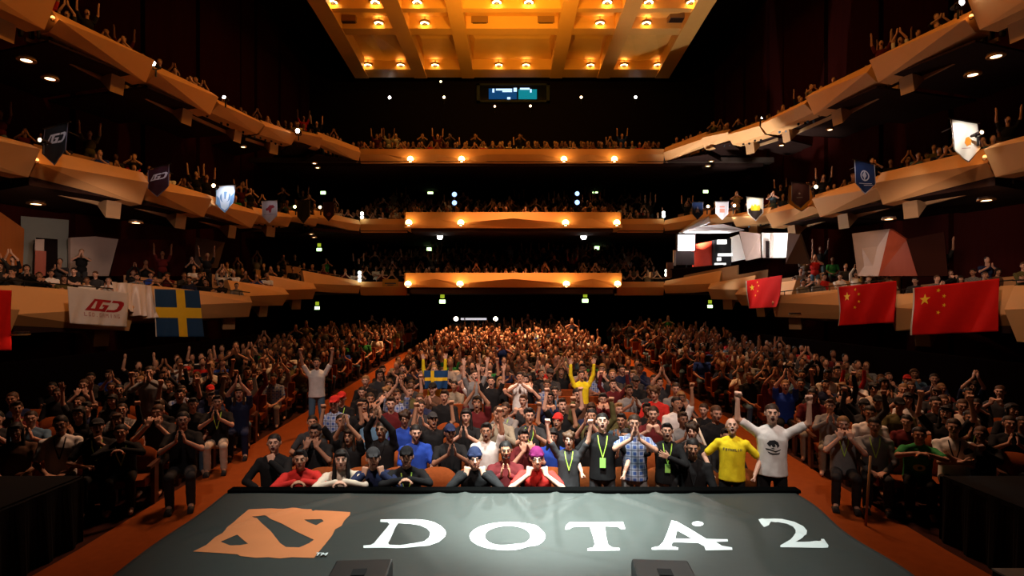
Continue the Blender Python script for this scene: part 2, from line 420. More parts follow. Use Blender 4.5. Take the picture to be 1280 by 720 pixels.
# other things up in the coffers
for i, (px, py) in enumerate(((600, 30), (682, 30), (436, 28), (846, 24))):
    P = pt(px, py, cz(py, ZC+.4)); e = empty('ceiling_vent', P)
    g = G(); g.box((-.45, -.3, -.05), (.45, .3, .28)); g.build('housing', M_trim, e)
    g = G(); [g.box((-.38, -.24+j*.1, -.08), (.38, -.2+j*.1, -.05)) for j in range(5)]; g.build('grille', M_baffle, e)
    tag(e, ['slotted vent box in the middle ceiling coffer, toward the blue flag', 'slotted vent box in the middle ceiling coffer, toward the red flags', 'slotted vent box in the outer ceiling coffer on the blue flag side', 'slotted vent box in the outer ceiling coffer on the red flag side'][i], 'vent', 'ceiling coffer vents')

# ---------------------------------------------------------------- sconces on the rear fronts
M_sc = lamp_mat('sconce glow', (1, .55, .2), 22)
m_cup = G().lathe([(.05, -.14), (.12, -.12), (.16, 0), (.14, .02), (.10, -.09), (.05, -.11)], n=16).mesh('cup', M_trim, True)
m_glo = G().ell((0, 0, 0), (.16, .16, .15)).mesh('globe', M_sc, True)
m_arm = G().box((-.03, .0, -.14), (.03, .26, -.08)).mesh('bracket', M_trim)
for t, y, d, xs in ((3, 199, 29.45, (513, 577, 705, 768)), (2, 278.5, 27.55, (511, 576, 707, 771)), (1, 355, 27.55, (510, 575, 708, 772))):
    for i, px in enumerate(xs):
        P = pt(px, y, d); e = empty('wall_sconce', P)
        link('cup', m_cup, e); link('globe', m_glo, e); link('bracket', m_arm, e)
        tag(e, f'glowing amber lamp on the {["", "lowest", "middle", "top"][t]} rear balcony front, {ORD[i]} from the blue flag side', 'lamp', 'lamps on the rear balcony fronts')
        light('POINT', 'sconce_lamp', P+Vector((0, -.28, .12)), 7, (1, .45, .12), shadow_soft_size=.1)
# small sconces where the nearest boxes step
for i, (px, py, d) in enumerate(((66, 22, 15.75), (1214, 20, 15.75), (46, 200, 15.75), (1231, 196, 15.75))):
    P = pt(px, py, d); e = empty('box_lamp', P)
    g = G(); g.ell((0, 0, 0), (.05, .05, .05)); g.build('globe', mat('dim amber glow', (.1, .05, .02), vary=0, emit=(1, .4, .1), es=4), e)
    g = G(); g.cyl((0, .0, -.09), (0, 0, -.03), .05); g.build('cup', M_trim, e)
    tag(e, ['small amber lamp where the top box steps above the dark pennant', 'small amber lamp where the top box steps above the white pennant', 'small amber lamp beside the dark lettered pennant', 'small amber lamp below the white shield pennant'][i], 'lamp', 'lamps in the box steps')
    light('POINT', 'step_lamp', P+Vector((.15 if px < 640 else -.15, -.1, .1)), 2.5, (1, .4, .1), shadow_soft_size=.05)

# ---------------------------------------------------------------- downlights in the soffits (seen as small glowing discs)
M_dl = lamp_mat('downlight glow', (1, .66, .36), 7)
m_dlr = G().lathe([(.075, .0), (.13, .0), (.13, .04), (.075, .04), (.075, 0)], n=16).mesh('trim_ring', M_trim)
m_dlg = G().cyl((0, 0, .01), (0, 0, .035), .078, n=16).mesh('lens', M_dl)
def solve_under(px, py, z): return pt(px, py, (z-EYE)*F/(HY-py))
zs3 = pt(0, 203, 29.8).z+.02; zs2 = pt(0, 284, 27.9).z+.02; zs1 = pt(0, 359, 27.9).z+.02
DL = {('top', zs3): [(446, 213.5), (481.5, 215), (503, 215.5), (542, 214), (560, 214), (454.5, 223.5), (487, 223.5), (507, 224), (563.5, 225), (604.5, 225), (624.5, 223.5), (659, 223.5), (678, 224), (719, 224.5), (775, 222.5), (827, 221.5), (722.5, 213.5), (740, 213.5), (780, 214), (800, 213.5)],
      ('middle', zs2): [(444, 298.5), (480, 299.5), (501, 300), (540, 294), (604, 294), (624, 293), (452, 304.5), (485, 304.5), (506, 305.5), (563, 301.5), (604.5, 299.5), (624.5, 299), (659, 298.5), (679, 298.5), (738, 300.5), (776, 303.5), (798, 303), (831, 303), (659, 294), (679, 294)]}
for (tn, z), L in DL.items():
    for i, (px, py) in enumerate(L):
        P = solve_under(px, py, z)
        if not 28 < P.y < 38.5: continue
        e = empty('recessed_downlight', P-Vector((0, 0, .03))); link('trim_ring', m_dlr, e); link('lens', m_dlg, e)
        tag(e, f'small recessed downlight under the {tn} rear balcony', 'ceiling light', f'recessed downlights under the {tn} rear balcony')
for i, (px, py) in enumerate(((604, 369.5), (624, 369.5), (562, 370.5), (680, 369.5), (722, 370.5), (450, 378.3), (483, 378.5), (505, 378.6), (779, 377), (800, 377), (834, 376.5), (644.5, 385.5))):
    P = pt(px, min(py, 377), 31); P.z = zs1-.0; P = pt(px, py, 30.5) if py > 376 else solve_under(px, py, zs1)
    if P.y > 38 or P.z < zs1-.2: P.z = zs1+.02; P.y = min(P.y, 33.5); P.x = (px-CX)/F*P.y
    e = empty('recessed_downlight', P-Vector((0, 0, .03))); link('trim_ring', m_dlr, e); link('lens', m_dlg, e)
    tag(e, 'small recessed downlight under the lowest rear balcony', 'ceiling light', 'recessed downlights under the lowest rear balcony')
for i, (px, py, d, lab) in enumerate(((33, 76, 14.3, 'under the top box nearest the stage, blue flag side'), (62.5, 99, 15.6, 'under the top box beside the bracket, blue flag side'), (304, 184, 24, 'under the rearmost top box, blue flag side'),
        (393, 204.5, 27.8, 'under the top corner, upper one, blue flag side'), (397, 210, 27.8, 'under the top corner, lower one, blue flag side'),
        (45, 255.5, 14.8, 'under the middle box above the wood panel'), (170, 279, 18, 'under the middle box above the white panel'),
        (389, 293, 27.6, 'under the middle corner, upper one, blue flag side'), (392.5, 297, 27.6, 'under the middle corner, lower one, blue flag side'),
        (1245, 71, 14.3, 'under the top box nearest the stage, red flag side'), (1216, 94, 15.6, 'under the top box beside the bracket, red flag side'), (1037.5, 162.5, 22, 'under the third top box, red flag side'), (977, 182, 24, 'under the rearmost top box, red flag side'),
        (1233, 251, 14.8, 'under the middle box by the white shield pennant'), (1111, 274.5, 18, 'under the middle box above the leaning white panel'), (889, 202, 27.8, 'under the top corner, upper one, red flag side'), (885, 208, 27.8, 'under the top corner, lower one, red flag side'),
        (993.5, 394, 19.5, 'under the lowest box between two red flags'), (26, 419, 15, 'under the lowest box beside the cropped red flag'))):
    P = pt(px, py, d); e = empty('recessed_downlight', P); link('trim_ring', m_dlr, e); link('lens', m_dlg, e)
    e.scale = (1.6, 1.6, 1) if d < 20 else (1.1, 1.1, 1)
    g = G(); g.cyl((0, 0, .04), (0, 0, .09), .12); g.build('can', M_baffle, e)
    tag(e, 'recessed downlight '+lab, 'ceiling light', 'recessed downlights under the side boxes')

# ---------------------------------------------------------------- show lights (bright heads on brackets)
def spot_head(px, py, d, r, m, label, cat='spotlight', group=None):
    P = pt(px, py, d); e = empty('spotlight', P)
    g = G(); g.ell((0, 0, 0), (r, r*.5, r)); g.build('lens', m, e, True)
    g = G(); g.lathe([(r*1.15, -.02), (r*1.2, .1), (r*.7, .34), (.01, .38)], n=16, M=Matrix.Rotation(R(-90), 3, 'X')); g.build('housing', M_baffle, e)
    g = G(); g.tube([(-r*1.3, .1, 0), (-r*1.3, .12, -r*1.8), (r*1.3, .12, -r*1.8), (r*1.3, .1, 0)], .02); g.cyl((0, .12, -r*1.8), (0, .12, -r*1.8-.25), .03); g.build('yoke', M_metal, e)
    return tag(e, label, cat, group)
M_wh = lamp_mat('white beam', (1, .97, .9), 30); M_bl = lamp_mat('blue white beam', (.36, .55, 1), 2.2); M_or = lamp_mat('warm dot', (1, .62, .35), 9)
for px, py, d, r, m, lab in ((192, 79.5, 18.75, .075, M_wh, 'bright white spotlight on the second top box, blue flag side'), (280, 121.5, 22.1, .06, M_wh, 'small white spotlight on the third top box, blue flag side'), (372, 163.5, 26.9, .10, M_wh, 'white spotlight at the rear top box, blue flag side'),
        (1202, 3, 15.2, .075, M_wh, 'bright white spotlight above the first top box, red flag side'), (952, 147.5, 23, .03, M_wh, 'tiny white light on the top box, red flag side'),
        (568, 243, 30.0, .13, M_bl, 'upper blue white moving light on the middle balcony, blue flag side'), (568, 253.5, 30.0, .13, M_bl, 'lower blue white moving light on the middle balcony, blue flag side'),
        (721.5, 242, 30.0, .12, M_bl, 'upper blue white moving light on the middle balcony, red flag side'), (721.5, 253, 30.0, .13, M_bl, 'lower blue white moving light on the middle balcony, red flag side'),
        (550, 296, 30.2, .15, M_wh, 'bright white follow light under the middle balcony, blue flag side'), (729.5, 296, 30.2, .15, M_wh, 'bright white follow light under the middle balcony, red flag side'),
        (487, 122, 38.6, .10, M_wh, 'white spotlight high in the dark rear void'), (551, 102, 38.3, .07, M_or, 'small warm light touching the ceiling edge'), (555, 121.5, 38.6, .09, M_or, 'warm light beside the projection window, blue flag side'),
        (618.5, 133, 38.6, .07, M_or, 'small warm light below the projection window, blue flag side'), (663, 132.5, 38.6, .08, M_or, 'small warm light below the projection window, red flag side'), (726.5, 121.5, 38.6, .09, M_or, 'warm light beside the projection window, red flag side'), (794.5, 121.5, 38.6, .09, M_wh, 'white light farther out beside the projection window')):
    spot_head(px, py, d, r, m, lab, group='show lights')
for (px, py, d) in ((50, 175, 15.0), (267, 232, 21.6), (368.5, 258.5, 26.7), (400, 259, 27.8), (1227, 165.5, 15.2), (1020, 233.5, 21.5), (918, 257, 26.6), (885, 258, 27.6)):
    n = {50: 'dark lettered pennant', 267: 'white and blue pennant', 368.5: 'small dark pennant', 400: 'rearmost dark pennant', 1227: 'white shield pennant', 1020: 'maroon and yellow pennants', 918: 'white and gold pennant', 885: 'small navy pennant'}[px]
    spot_head(px, py, d, .05 if d < 20 else .07, lamp_mat('clip light glow', (1, .7, .35), 12), f'small clip spotlight beside the {n}', group='clip lights by the pennants')
for px, pys in ((452.5, (267, 271.5)), (449.5, (341, 345.5, 350.5)), (829.5, (266, 270)), (833, (338.5, 343.5))):
    for j, py in enumerate(pys):
        o = G().ell(pt(px, py, 29.6), (.09, .05, .09)).build('signal_lamp', lamp_mat('cool lamp glow', (.9, 1, .8), 8), smooth=True)
        tag(o, f'small pale lamp, {ORD[j]} from the top of a {"middle" if py < 300 else "lowest"} balcony corner cluster, {"blue" if px < 640 else "red"} flag side', 'lamp', 'corner signal lamps')
# exit signs
M_exit = lamp_mat('exit sign glow', (.55, 1, .35), 5)
M_exdim = lamp_mat('dim green lens', (.35, .45, .02), .9)
for px, py, d, lab in ((538, 240.5, 37, 'middle balcony rear wall, beside the blue white lights'), (744, 239.5, 37, 'middle balcony rear wall, red flag side'), (537, 311.5, 36, 'lowest balcony rear wall, blue flag side'), (746.5, 310, 36, 'lowest balcony rear wall, red flag side'),
        (553, 377, 32.5, 'stalls doorway, blue flag side of the centre'), (731.5, 376, 32.5, 'stalls doorway, red flag side of the centre'), (404, 241, 30.5, 'middle balcony corner, blue flag side'), (399, 312, 30.5, 'lowest balcony corner, blue flag side'), (396.5, 385, 30.5, 'stalls corner, blue flag side'), (887.5, 383, 30.5, 'stalls corner, red flag side'), (882, 239.5, 30.5, 'middle balcony corner, red flag side')):
    P = pt(px, py, d); big = d > 31
    e = empty('exit_sign', P)
    s = .17 if d > 31 else .13
    g = G(); g.box((-s, -.02, -s*.6), (s, .0, s*.6)); g.build('face', M_exit, e)
    g = G(); g.box((-s*1.2, .0, -s*.8), (s*1.2, .06, s*.8)); g.build('case', M_baffle, e)
    if py > 300:
        g = G(); g.box((-s*.7, -.02, s*1.2), (s*.7, .02, s*2.6)); g.build('reflector', M_exdim, e)
    tag(e, 'small glowing green exit sign, '+lab, 'sign', 'exit signs')
# projection window high at the rear
e = empty('projection_window', pt(641, 117, 38.8))
W = lambda x: (x-641)/F*38.8; H_ = lambda y: -(y-117)/F*38.8
g = G(); g.box((W(596), -.1, H_(128)), (W(687), .1, H_(126))); g.box((W(596), -.1, H_(107)), (W(687), .1, H_(105))); g.box((W(596), -.1, H_(128)), (W(600), .1, H_(105))); g.box((W(683), -.1, H_(128)), (W(687), .1, H_(105))); g.build('frame', mat('grey window frame', (.03, .035, .04), vary=0), e)
g = G(); g.box((W(600), .02, H_(126)), (W(683), .06, H_(107))); g.build('glass', mat('dim glass', (.008, .009, .011), .2, vary=0), e)
g = G(); g.box((W(611), -.06, H_(124)), (W(646), .0, H_(111))); g.build('blue_screen', lamp_mat('blue screen', (.0, .05, .16), 1.0), e)
g = G(); g.box((W(648), -.06, H_(124)), (W(671), .0, H_(112))); g.build('teal_screen', lamp_mat('teal screen', (.0, .22, .27), 1.0), e)
for i, (x0, x1, y0, y1) in enumerate(((615.5, 618, 111.5, 116), (620, 640, 111.5, 113.5), (642, 646, 110.5, 115), (650, 662, 110.5, 112.5), (662.5, 664.5, 112, 116), (634, 638, 122, 124.5), (628, 640, 114, 115.5))):
    g = G(); g.box((W(x0), -.1, H_(y1)), (W(x1), -.05, H_(y0))); g.build('lamp', lamp_mat('cool white strip', (.5, .7, 1), 1.6), e)
tag(e, 'wide projection window glowing blue and teal under the ceiling', 'window')

# ---------------------------------------------------------------- walls of the lowest tier, both sides
M_grey = mat('grey painted wall', (.22, .24, .23), .8, vary=.05)
M_white = mat('off white panel', (.50, .40, .36), .7, vary=.05)
M_oak = wood('orange oak panel', (.42, .11, .02), (.55, .17, .04), (3, 3, .3))
M_redwood = wood('red wood panel', (.28, .04, .015), (.36, .07, .03), (3, 3, .3))
def panel(name, quad, m, th=.12, dist=None, kind='structure', label=None, cat=None, group=None):
    P = [pt(*q) for q in quad]; nn = (P[1]-P[0]).cross(P[2]-P[0]).normalized()
    if nn.y < 0: nn = -nn
    g = G(); g.loft([[p for p in P], [p+nn*th for p in P]])
    o = g.build(name, m)
    return tag(o, label, cat, group, kind if not label else None)
panel('wall_oak_panel', ((-40, 240, 17.5), (26, 286, 19.5), (24, 340, 19.5), (-40, 350, 17.5)), M_oak)
panel('wall_grey_panel', ((26, 270, 19.5), (86, 275, 20.3), (84, 345, 20.3), (26, 345, 19.5)), M_grey)
panel('door_1', ((45, 297, 19.4), (72, 299, 19.8), (72, 345, 19.8), (45, 345, 19.4)), M_void, .05)
panel('door_1_leaf', ((44, 299, 19.2), (55, 299, 19.3), (54, 345, 19.3), (43, 345, 19.2)), M_white, .05)
panel('door_1_lower', ((44, 313, 19.1), (58, 314, 19.3), (57, 345, 19.3), (43, 345, 19.1)), M_redwood, .04)
panel('wall_acoustic_panel', ((88, 297, 20.0), (119, 295.5, 20.8), (148, 299, 21.6), (136, 345, 21.6), (88, 345, 20.2)), M_white)
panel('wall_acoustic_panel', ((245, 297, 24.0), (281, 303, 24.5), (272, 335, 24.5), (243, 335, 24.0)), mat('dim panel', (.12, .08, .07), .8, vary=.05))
panel('wall_redwood_panel', ((148, 299, 21.8), (232, 300, 23.8), (232, 345, 23.8), (138, 345, 21.8)), M_wall)
panel('wall_acoustic_panel', ((1065, 292, 20.8), (1112, 286, 19.9), (1098, 345, 20.0), (1072, 345, 20.8)), M_white)
panel('wall_redwood_panel', ((1112, 286, 19.9), (1133, 300, 19.4), (1147, 345, 19.2), (1098, 345, 19.8)), M_redwood)
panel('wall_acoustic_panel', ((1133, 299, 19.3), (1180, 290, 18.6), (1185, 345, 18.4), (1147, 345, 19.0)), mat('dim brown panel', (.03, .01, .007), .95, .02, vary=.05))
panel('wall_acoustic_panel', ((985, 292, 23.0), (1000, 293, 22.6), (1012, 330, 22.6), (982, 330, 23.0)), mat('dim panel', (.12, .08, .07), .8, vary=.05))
# ================================================================ lit desk area in the boxes on the red flag side
M_hot = lamp_mat('softbox glow', (1, .98, .95), 14)
M_wpaint = mat('white studio paint', (.8, .78, .76), .6, vary=.03)
M_pink = mat('pale studio wall', (.55, .42, .37), .7, vary=.05)
def up_box(name, x0, x1, y0, y1, d, depth, m, parent=None, loc0=None):
    a = pt(x0, y1, d); b = pt(x1, y0, d)
    g = G(); g.box((a.x, d, a.z), (b.x, d+depth, b.z))
    return g.build(name, m, parent)
e = empty('softbox', (0, 0, 0))
up_box('diffuser', 848, 868, 294, 313, 25.6, .05, M_hot, e); up_box('hood', 846.5, 869.5, 292, 315, 25.66, .25, M_baffle, e)
P = pt(858, 315, 25.8); G().cyl((P.x, P.y, P.z), (P.x, P.y, P.z-1.0), .03).build('stand', M_metal, e)
tag(e, 'square white softbox glaring over the interview desk', 'studio light')
e = empty('display_screen', (0, 0, 0)); up_box('panel', 845, 868, 314, 331, 25.2, .06, mat('grey screen', (.16, .13, .13), .4, vary=.1), e); up_box('edge', 842, 845, 313, 332, 25.15, .1, M_wpaint, e)
tag(e, 'grey screen with a white edge below the softbox', 'screen')
o = panel('backdrop_screen', ((866, 306, 25.6), (891, 301, 26.2), (893, 331, 26.2), (867, 334, 25.6)), mat('red backdrop cloth', (.62, .04, .015), .6, vary=.2, scale=3), .08, label='red backdrop panel beside the softbox', cat='backdrop')
o = panel('equipment_rack', ((893, 300, 26), (914, 298, 26.4), (914, 332, 26.4), (893, 333, 26)), M_black, .4, label='black equipment rack between the red backdrop and the glaring white panel', cat='rack')
e = o
for (x0, x1, y0, y1) in ((897, 907, 300, 305), (898, 914, 317, 320), (897, 900, 322, 326), (894, 906, 329, 331)):
    a = pt(x0, y1, 25.85); b = pt(x1, y0, 25.95); G().box((a.x, 25.8, a.z), (b.x, 25.95, b.z)).build('lit_shelf', lamp_mat('shelf glow', (1, .97, .95), 1.5), e)
panel('wall_studio_white', ((915, 296, 26.6), (924, 293, 26.9), (932, 324, 26.9), (917, 327, 26.6)), M_wpaint)
panel('wall_studio_side', ((924, 289, 27), (951, 292, 26.2), (951, 322, 26.2), (932, 326, 27)), M_pink)
panel('wall_door_bay', ((952, 291, 25.9), (992, 291, 24.9), (986, 322, 24.9), (953, 322, 25.9)), M_wpaint)
panel('door_2', ((957, 301, 25.5), (961.5, 301, 25.4), (961.5, 322, 25.4), (957, 322, 25.5)), M_void, .05)
panel('door_2_frame', ((963.5, 293, 25.4), (966, 293, 25.3), (966, 322, 25.3), (963.5, 322, 25.4)), M_pink, .05)
e = empty('interview_desk', (0, 0, 0))
a = pt(842, 347, 24.6); b = pt(896, 333, 24.6)
g = G(); g.loft([[pt(840, 348, 24.4), pt(902, 333, 25.0), pt(902, 331, 25.0), pt(840, 337, 24.4)], [pt(840, 348, 25.2), pt(902, 333, 25.8), pt(902, 331, 25.8), pt(840, 337, 25.2)]]); g.build('front', M_black, e)
g = G(); g.loft([[pt(838, 337.5, 24.3), pt(904, 331.5, 24.9), pt(904, 330.5, 24.9), pt(838, 336, 24.3)], [pt(838, 337.5, 25.3), pt(904, 331.5, 25.9), pt(904, 330.5, 25.9), pt(838, 336, 25.3)]]); g.build('top', M_metal, e)
tag(e, 'long black interview desk in front of the red backdrop', 'desk')
e = empty('side_table', (0, 0, 0))
g = G(); g.loft([[pt(813, 349, 25.2), pt(838, 348, 25.2), pt(838, 346.6, 25.2), pt(813, 347.4, 25.2)], [pt(813, 349, 25.8), pt(838, 348, 25.8), pt(838, 346.6, 25.8), pt(813, 347.4, 25.8)]]); g.build('top', M_wpaint, e)
g = G(); g.box((pt(814, 0, 25.2).x, 25.25, pt(0, 346.6, 25.2).z), (pt(816.5, 0, 25.2).x, 25.6, pt(0, 340, 25.2).z)); g.build('upright', M_wpaint, e)
tag(e, 'low white table under the interview desk corner', 'table')
o = up_box('poster_board', 833.5, 842, 328, 347, 24.9, .08, M_pink); tag(o, 'upright pale board at the end of the interview desk', 'board')
light('AREA', 'studio_softbox_light', pt(858, 303, 25.3), 160, (1, .95, .92), shape='SQUARE', size=.7, to=pt(890, 318, 24))
light('SPOT', 'studio_up_light', pt(880, 322, 25.2), 2200, (1, .96, .93), spot_size=R(75), spot_blend=.5, shadow_soft_size=.1, to=pt(888, 285, 25.6))
light('SPOT', 'studio_wall_light', pt(925, 322, 24.4), 200, (1, .96, .94), spot_size=R(60), spot_blend=.5, shadow_soft_size=.1, to=pt(922, 308, 26.8))
light('SPOT', 'door_bay_light', pt(970, 318, 24.0), 260, (1, .97, .95), spot_size=R(48), spot_blend=.4, shadow_soft_size=.1, to=pt(972, 306, 25.6))
# glow on the middle tier underside, shaped as an added white panel
panel('soffit_light_patch', ((848, 291, 25.0), (868, 276, 24.6), (886, 270, 24.2), (887, 278, 24.2), (874, 283, 24.6), (904, 280, 24.3), (930, 287, 24.5), (912, 291, 25.0)), M_wpaint, .06)

# mix desk at the rear of the stalls
e = empty('mixing_desk', (0, 0, 0))
g = G(); g.box((pt(562, 0, 32.4).x, 32.4, floor_z(32.4)), (pt(624, 0, 32.4).x, 33.2, pt(0, 405, 32.4).z)); g.build('cabinet', M_black, e)
g = G(); g.box((pt(576, 0, 32.3).x, 32.3, pt(0, 400, 32.3).z), (pt(608, 0, 32.3).x, 32.5, pt(0, 397.5, 32.3).z)); g.build('console', lamp_mat('console glow', (.8, .75, .8), .8), e)
for x in (570, 619.5): G().ell(pt(x, 398.5, 32.2), (.13, .08, .12)).build('desk_lamp', lamp_mat('desk lamp glow', (1, .85, .65), 12), e, True)
tag(e, 'sound mixing desk with two bright lamps behind the stalls', 'mixing desk')

# ================================================================ stage, platforms, pit rail
g = G(); g.box((-5.2, -2, .0), (5.2, 4.55, .885)); struct(g, 'floor_stage', M_black)
def drape_front(x0, x1, y, z0, z1, amp=.04, lam=.35):
    n = int((x1-x0)/.06); top = []; g = G(); v = []; f = []
    for i in range(n+1):
        x = x0+(x1-x0)*i/n; w = amp*math.sin(x*2*math.pi/lam)+amp*.5*math.sin(x*17.3)
        v += [(x, y+w*.2, z1), (x, y+w, z0)]
        v += [(x, y+w*.2+.05, z1), (x, y+w+.05, z0)]
    for i in range(n):
        a = i*4; f += [(a, a+1, a+5, a+4), (a+2, a+6, a+7, a+3), (a, a+4, a+6, a+2), (a+1, a+3, a+7, a+5)]
    return g.add(v, f)
for sgn in (-1, 1):
    e = empty('draped_platform', (0, 0, 0))
    x0, x1 = sorted((sgn*5.62, sgn*13))
    g = G(); g.box((x0, 3.6, .80), (x1, 7.3, .86)); g.build('top', M_drape, e)
    drape_front(x0, x1, 3.62, 0, .84).build('front_drape', M_drape, e)
    g = drape_front(3.6, 7.3, 0, 0, .84)
    g.v[0] = np.stack([sgn*(5.62)+g.v[0][:, 1]*1, g.v[0][:, 0], g.v[0][:, 2]], 1); g.build('side_drape', M_drape, e)
    drape_front(x0, x1, 7.3, 0, .84).build('back_drape', M_drape, e)
    tag(e, f'black draped platform before the side seats, {"blue and yellow" if sgn < 0 else "red star"} flag side', 'platform', 'draped platforms')
M_case = mat('scuffed aluminium', (.35, .32, .30), .4, .5, metal=.7, vary=.2)
e = empty('equipment_case', (6.05*.68, 4.35, .0))
g = G(); g.box((-.2, -.3, .0), (.6, .22, .93)); g.build('body', M_black, e, bevel=.01)
g = G(); g.box((-.2, -.3, .93), (.6, .22, .945)); g.build('lid', M_case, e)
tag(e, 'black case with a pale metal lid at the stage edge, red flag side', 'case')
# pit rail in front of the centre block
e = empty('pit_rail', (0, 0, 0))
g = G(); g.box((-3.28, 6.5, .0), (3.33, 6.56, .90)); g.build('panel', M_drape, e)
g = G(); g.box((-3.30, 6.48, .90), (3.35, 6.62, .945)); g.build('handrail', mat('matt black rail', (.002, .002, .002), 1, 0, vary=0), e, bevel=.015)
tag(e, 'black covered rail between the floor banner and front row', 'rail')

# ================================================================ floor banner
def hz(x, y):
    h = .004*math.sin(x*2.1+y*3.1)+.003*math.sin(x*5.3-y*2.2)
    for (x0, y0, x1, y1, w, a) in ((.0, 6.4, .25, 5.5, .05, .014), (.9, 6.45, .35, 5.6, .05, .010), (-.85, 6.45, -1.7, 5.7, .06, .010), (1.2, 6.4, 1.62, 5.85, .04, .016), (2.1, 6.45, 2.9, 5.0, .05, .010), (-1.9, 6.4, -3.0, 5.3, .06, .010), (1.0, 6.4, .2, 5.9, .05, .012), (-.55, 6.45, -.6, 5.9, .05, .010), (1.65, 6.45, 2.4, 5.7, .05, .012), (-.05, 5.1, 1.2, 4.6, .06, .006), (.5, 6.45, .45, 6.0, .04, .012), (-1.2, 5.6, -.6, 4.6, .06, .005)):
        dx, dy = x1-x0, y1-y0; L = math.hypot(dx, dy); t = max(0, min(1, ((x-x0)*dx+(y-y0)*dy)/L/L))
        q = math.hypot(x-x0-dx*t, y-y0-dy*t); h += 2.6*a*math.exp(-(q/w)**2)*(1-t*.7)
    return h
BZ = .905
M_cloth = mat('black satin banner cloth', (.030, .036, .034), .5, .40, vary=.10, scale=9, bump=.06, sheen=.02)
def bx_edge(y, sgn):
    base = 3.21+(y-4.3)*.035
    return base+(.012 if sgn < 0 else .03)*math.sin(y*4.2+sgn)
ny, nx = 70, 150; v = []; f = []
for j in range(ny+1):
    y = 4.05+(6.5-4.05)*j/ny
    L, Rr = -bx_edge(y, -1)-.02, bx_edge(y, 1)
    for i in range(nx+1):
        x = L+(Rr-L)*i/nx; v.append((x, y, BZ+hz(x, y)))
    # drop over both sides
row = nx+1
for j in range(ny):
    for i in range(nx):
        a = j*row+i; f.append((a, a+1, a+row+1, a+row))
n0 = len(v)
for s, idx in ((-1, 0), (1, nx)):
    base = len(v)
    for j in range(ny+1):
        p = v[j*row+idx]
        for k in range(1, 5):
            v.append((p[0]+s*(.01+.012*k+(.02 if s < 0 else .05)*math.sin(p[1]*5.5+k*.4)*k/4), p[1], BZ-.16*k-.03))
    for j in range(ny):
        for k in range(4):
            a = (j*row+idx) if k == 0 else base+j*4+k-1; b = ((j+1)*row+idx) if k == 0 else base+(j+1)*4+k-1
            c = base+(j+1)*4+k; d_ = base+j*4+k; f.append((a, b, c, d_) if s < 0 else (a, d_, c, b))
banner = G().add(v, f).build('stage_banner', M_cloth, smooth=True)
tag(banner, 'large black floor banner with orange emblem and big white lettering', 'banner')
g = G(); g.box((-3.05, 4.5, .0), (3.05, 6.46, BZ-.04)); struct(g, 'floor_pit_cover', M_black)
M_wl = mat('white banner print', (.80, .82, .82), .6, .3, vary=.03)
M_ol = mat('orange banner print', (.62, .20, .075), .6, .2, vary=.12, scale=3)
def z6(L): return [(320+x/4, 540+y/4) for x, y in L]
def z7(L): return [(640+x/4, 540+y/4) for x, y in L]
def z8(L): return [(960+x/4, 540+y/4) for x, y in L]
def ring(cx, cy, rx, ry, n=40): return [(cx+rx*math.cos(2*math.pi*i/n), cy+ry*math.sin(2*math.pi*i/n)) for i in range(n)]
def smooth_poly(P, it=1):
    return P
def on_banner(polys, name, m, lift=.004, label=None):
    def q(p):
        d = (EYE-BZ)*F/(p[1]-HY); return ((p[0]-CX)/F*d, d)
    pol = [[q(p) for p in L] for L in polys]
    xs = [p[0] for L in pol for p in L]; y_ = [p[1] for L in pol for p in L]
    cx = np.arange(min(xs)+.03, max(xs), .05); cy = np.arange(min(y_)+.03, max(y_), .05)
    vv, ff = inpoly_split(pol, cx, cy)
    o = G().add([(x, y, BZ+hz(x, y)+lift) for x, y in vv], ff).build(name, m, banner)
    if label: o['label'] = label
    return o
on_banner([z6([(622, 440), (800, 440), (850, 444), (890, 454), (925, 472), (946, 493), (950, 508), (945, 525), (915, 552), (865, 571), (800, 582), (700, 586), (640, 584), (537, 584), (537, 571), (572, 569), (590, 560), (630, 512), (668, 468), (655, 457), (622, 452)]), z6([(712, 463), (770, 463), (820, 471), (855, 486), (872, 505), (866, 530), (842, 550), (790, 565), (720, 571), (668, 569), (660, 561), (668, 548), (695, 490)])], 'lettering', M_wl)
on_banner([ring(634.3, 670.7, 47.3, 18.3), ring(634.5, 670.5, 28.5, 13.2)], 'lettering', M_wl)
on_banner([z7([(290, 452), (555, 452), (560, 470), (566, 487), (545, 487), (528, 475), (465, 472), (470, 520), (480, 562), (500, 577), (538, 581), (538, 592), (378, 592), (378, 581), (405, 577), (415, 560), (405, 520), (388, 472), (305, 475), (285, 487), (265, 487), (270, 470)])], 'lettering', M_wl)
on_banner([z7([(798, 447), (826, 453), (900, 494), (972, 537), (1078, 539), (1080, 550), (1018, 552), (1050, 571), (1100, 580), (1102, 592), (968, 592), (962, 573), (930, 556), (806, 554), (798, 562), (798, 574), (830, 580), (830, 590), (700, 590), (698, 582), (735, 574), (757, 552), (780, 500)]), z7([(815, 537), (826, 496), (855, 512), (902, 537)])], 'lettering', M_wl)
on_banner([ring(872.2, 655.3, 7.2, 3.1, 20)], 'lettering', M_wl)
on_banner([z8([(-48, 444), (-15, 437), (30, 434), (70, 436), (130, 449), (175, 470), (195, 493), (193, 512), (175, 532), (138, 553), (255, 551), (266, 545), (265, 535), (280, 535), (292, 555), (302, 572), (300, 582), (62, 582), (62, 572), (112, 542), (138, 512), (138, 492), (125, 474), (95, 460), (50, 452), (15, 456), (5, 470), (-20, 478), (-32, 465)])], 'lettering', M_wl)
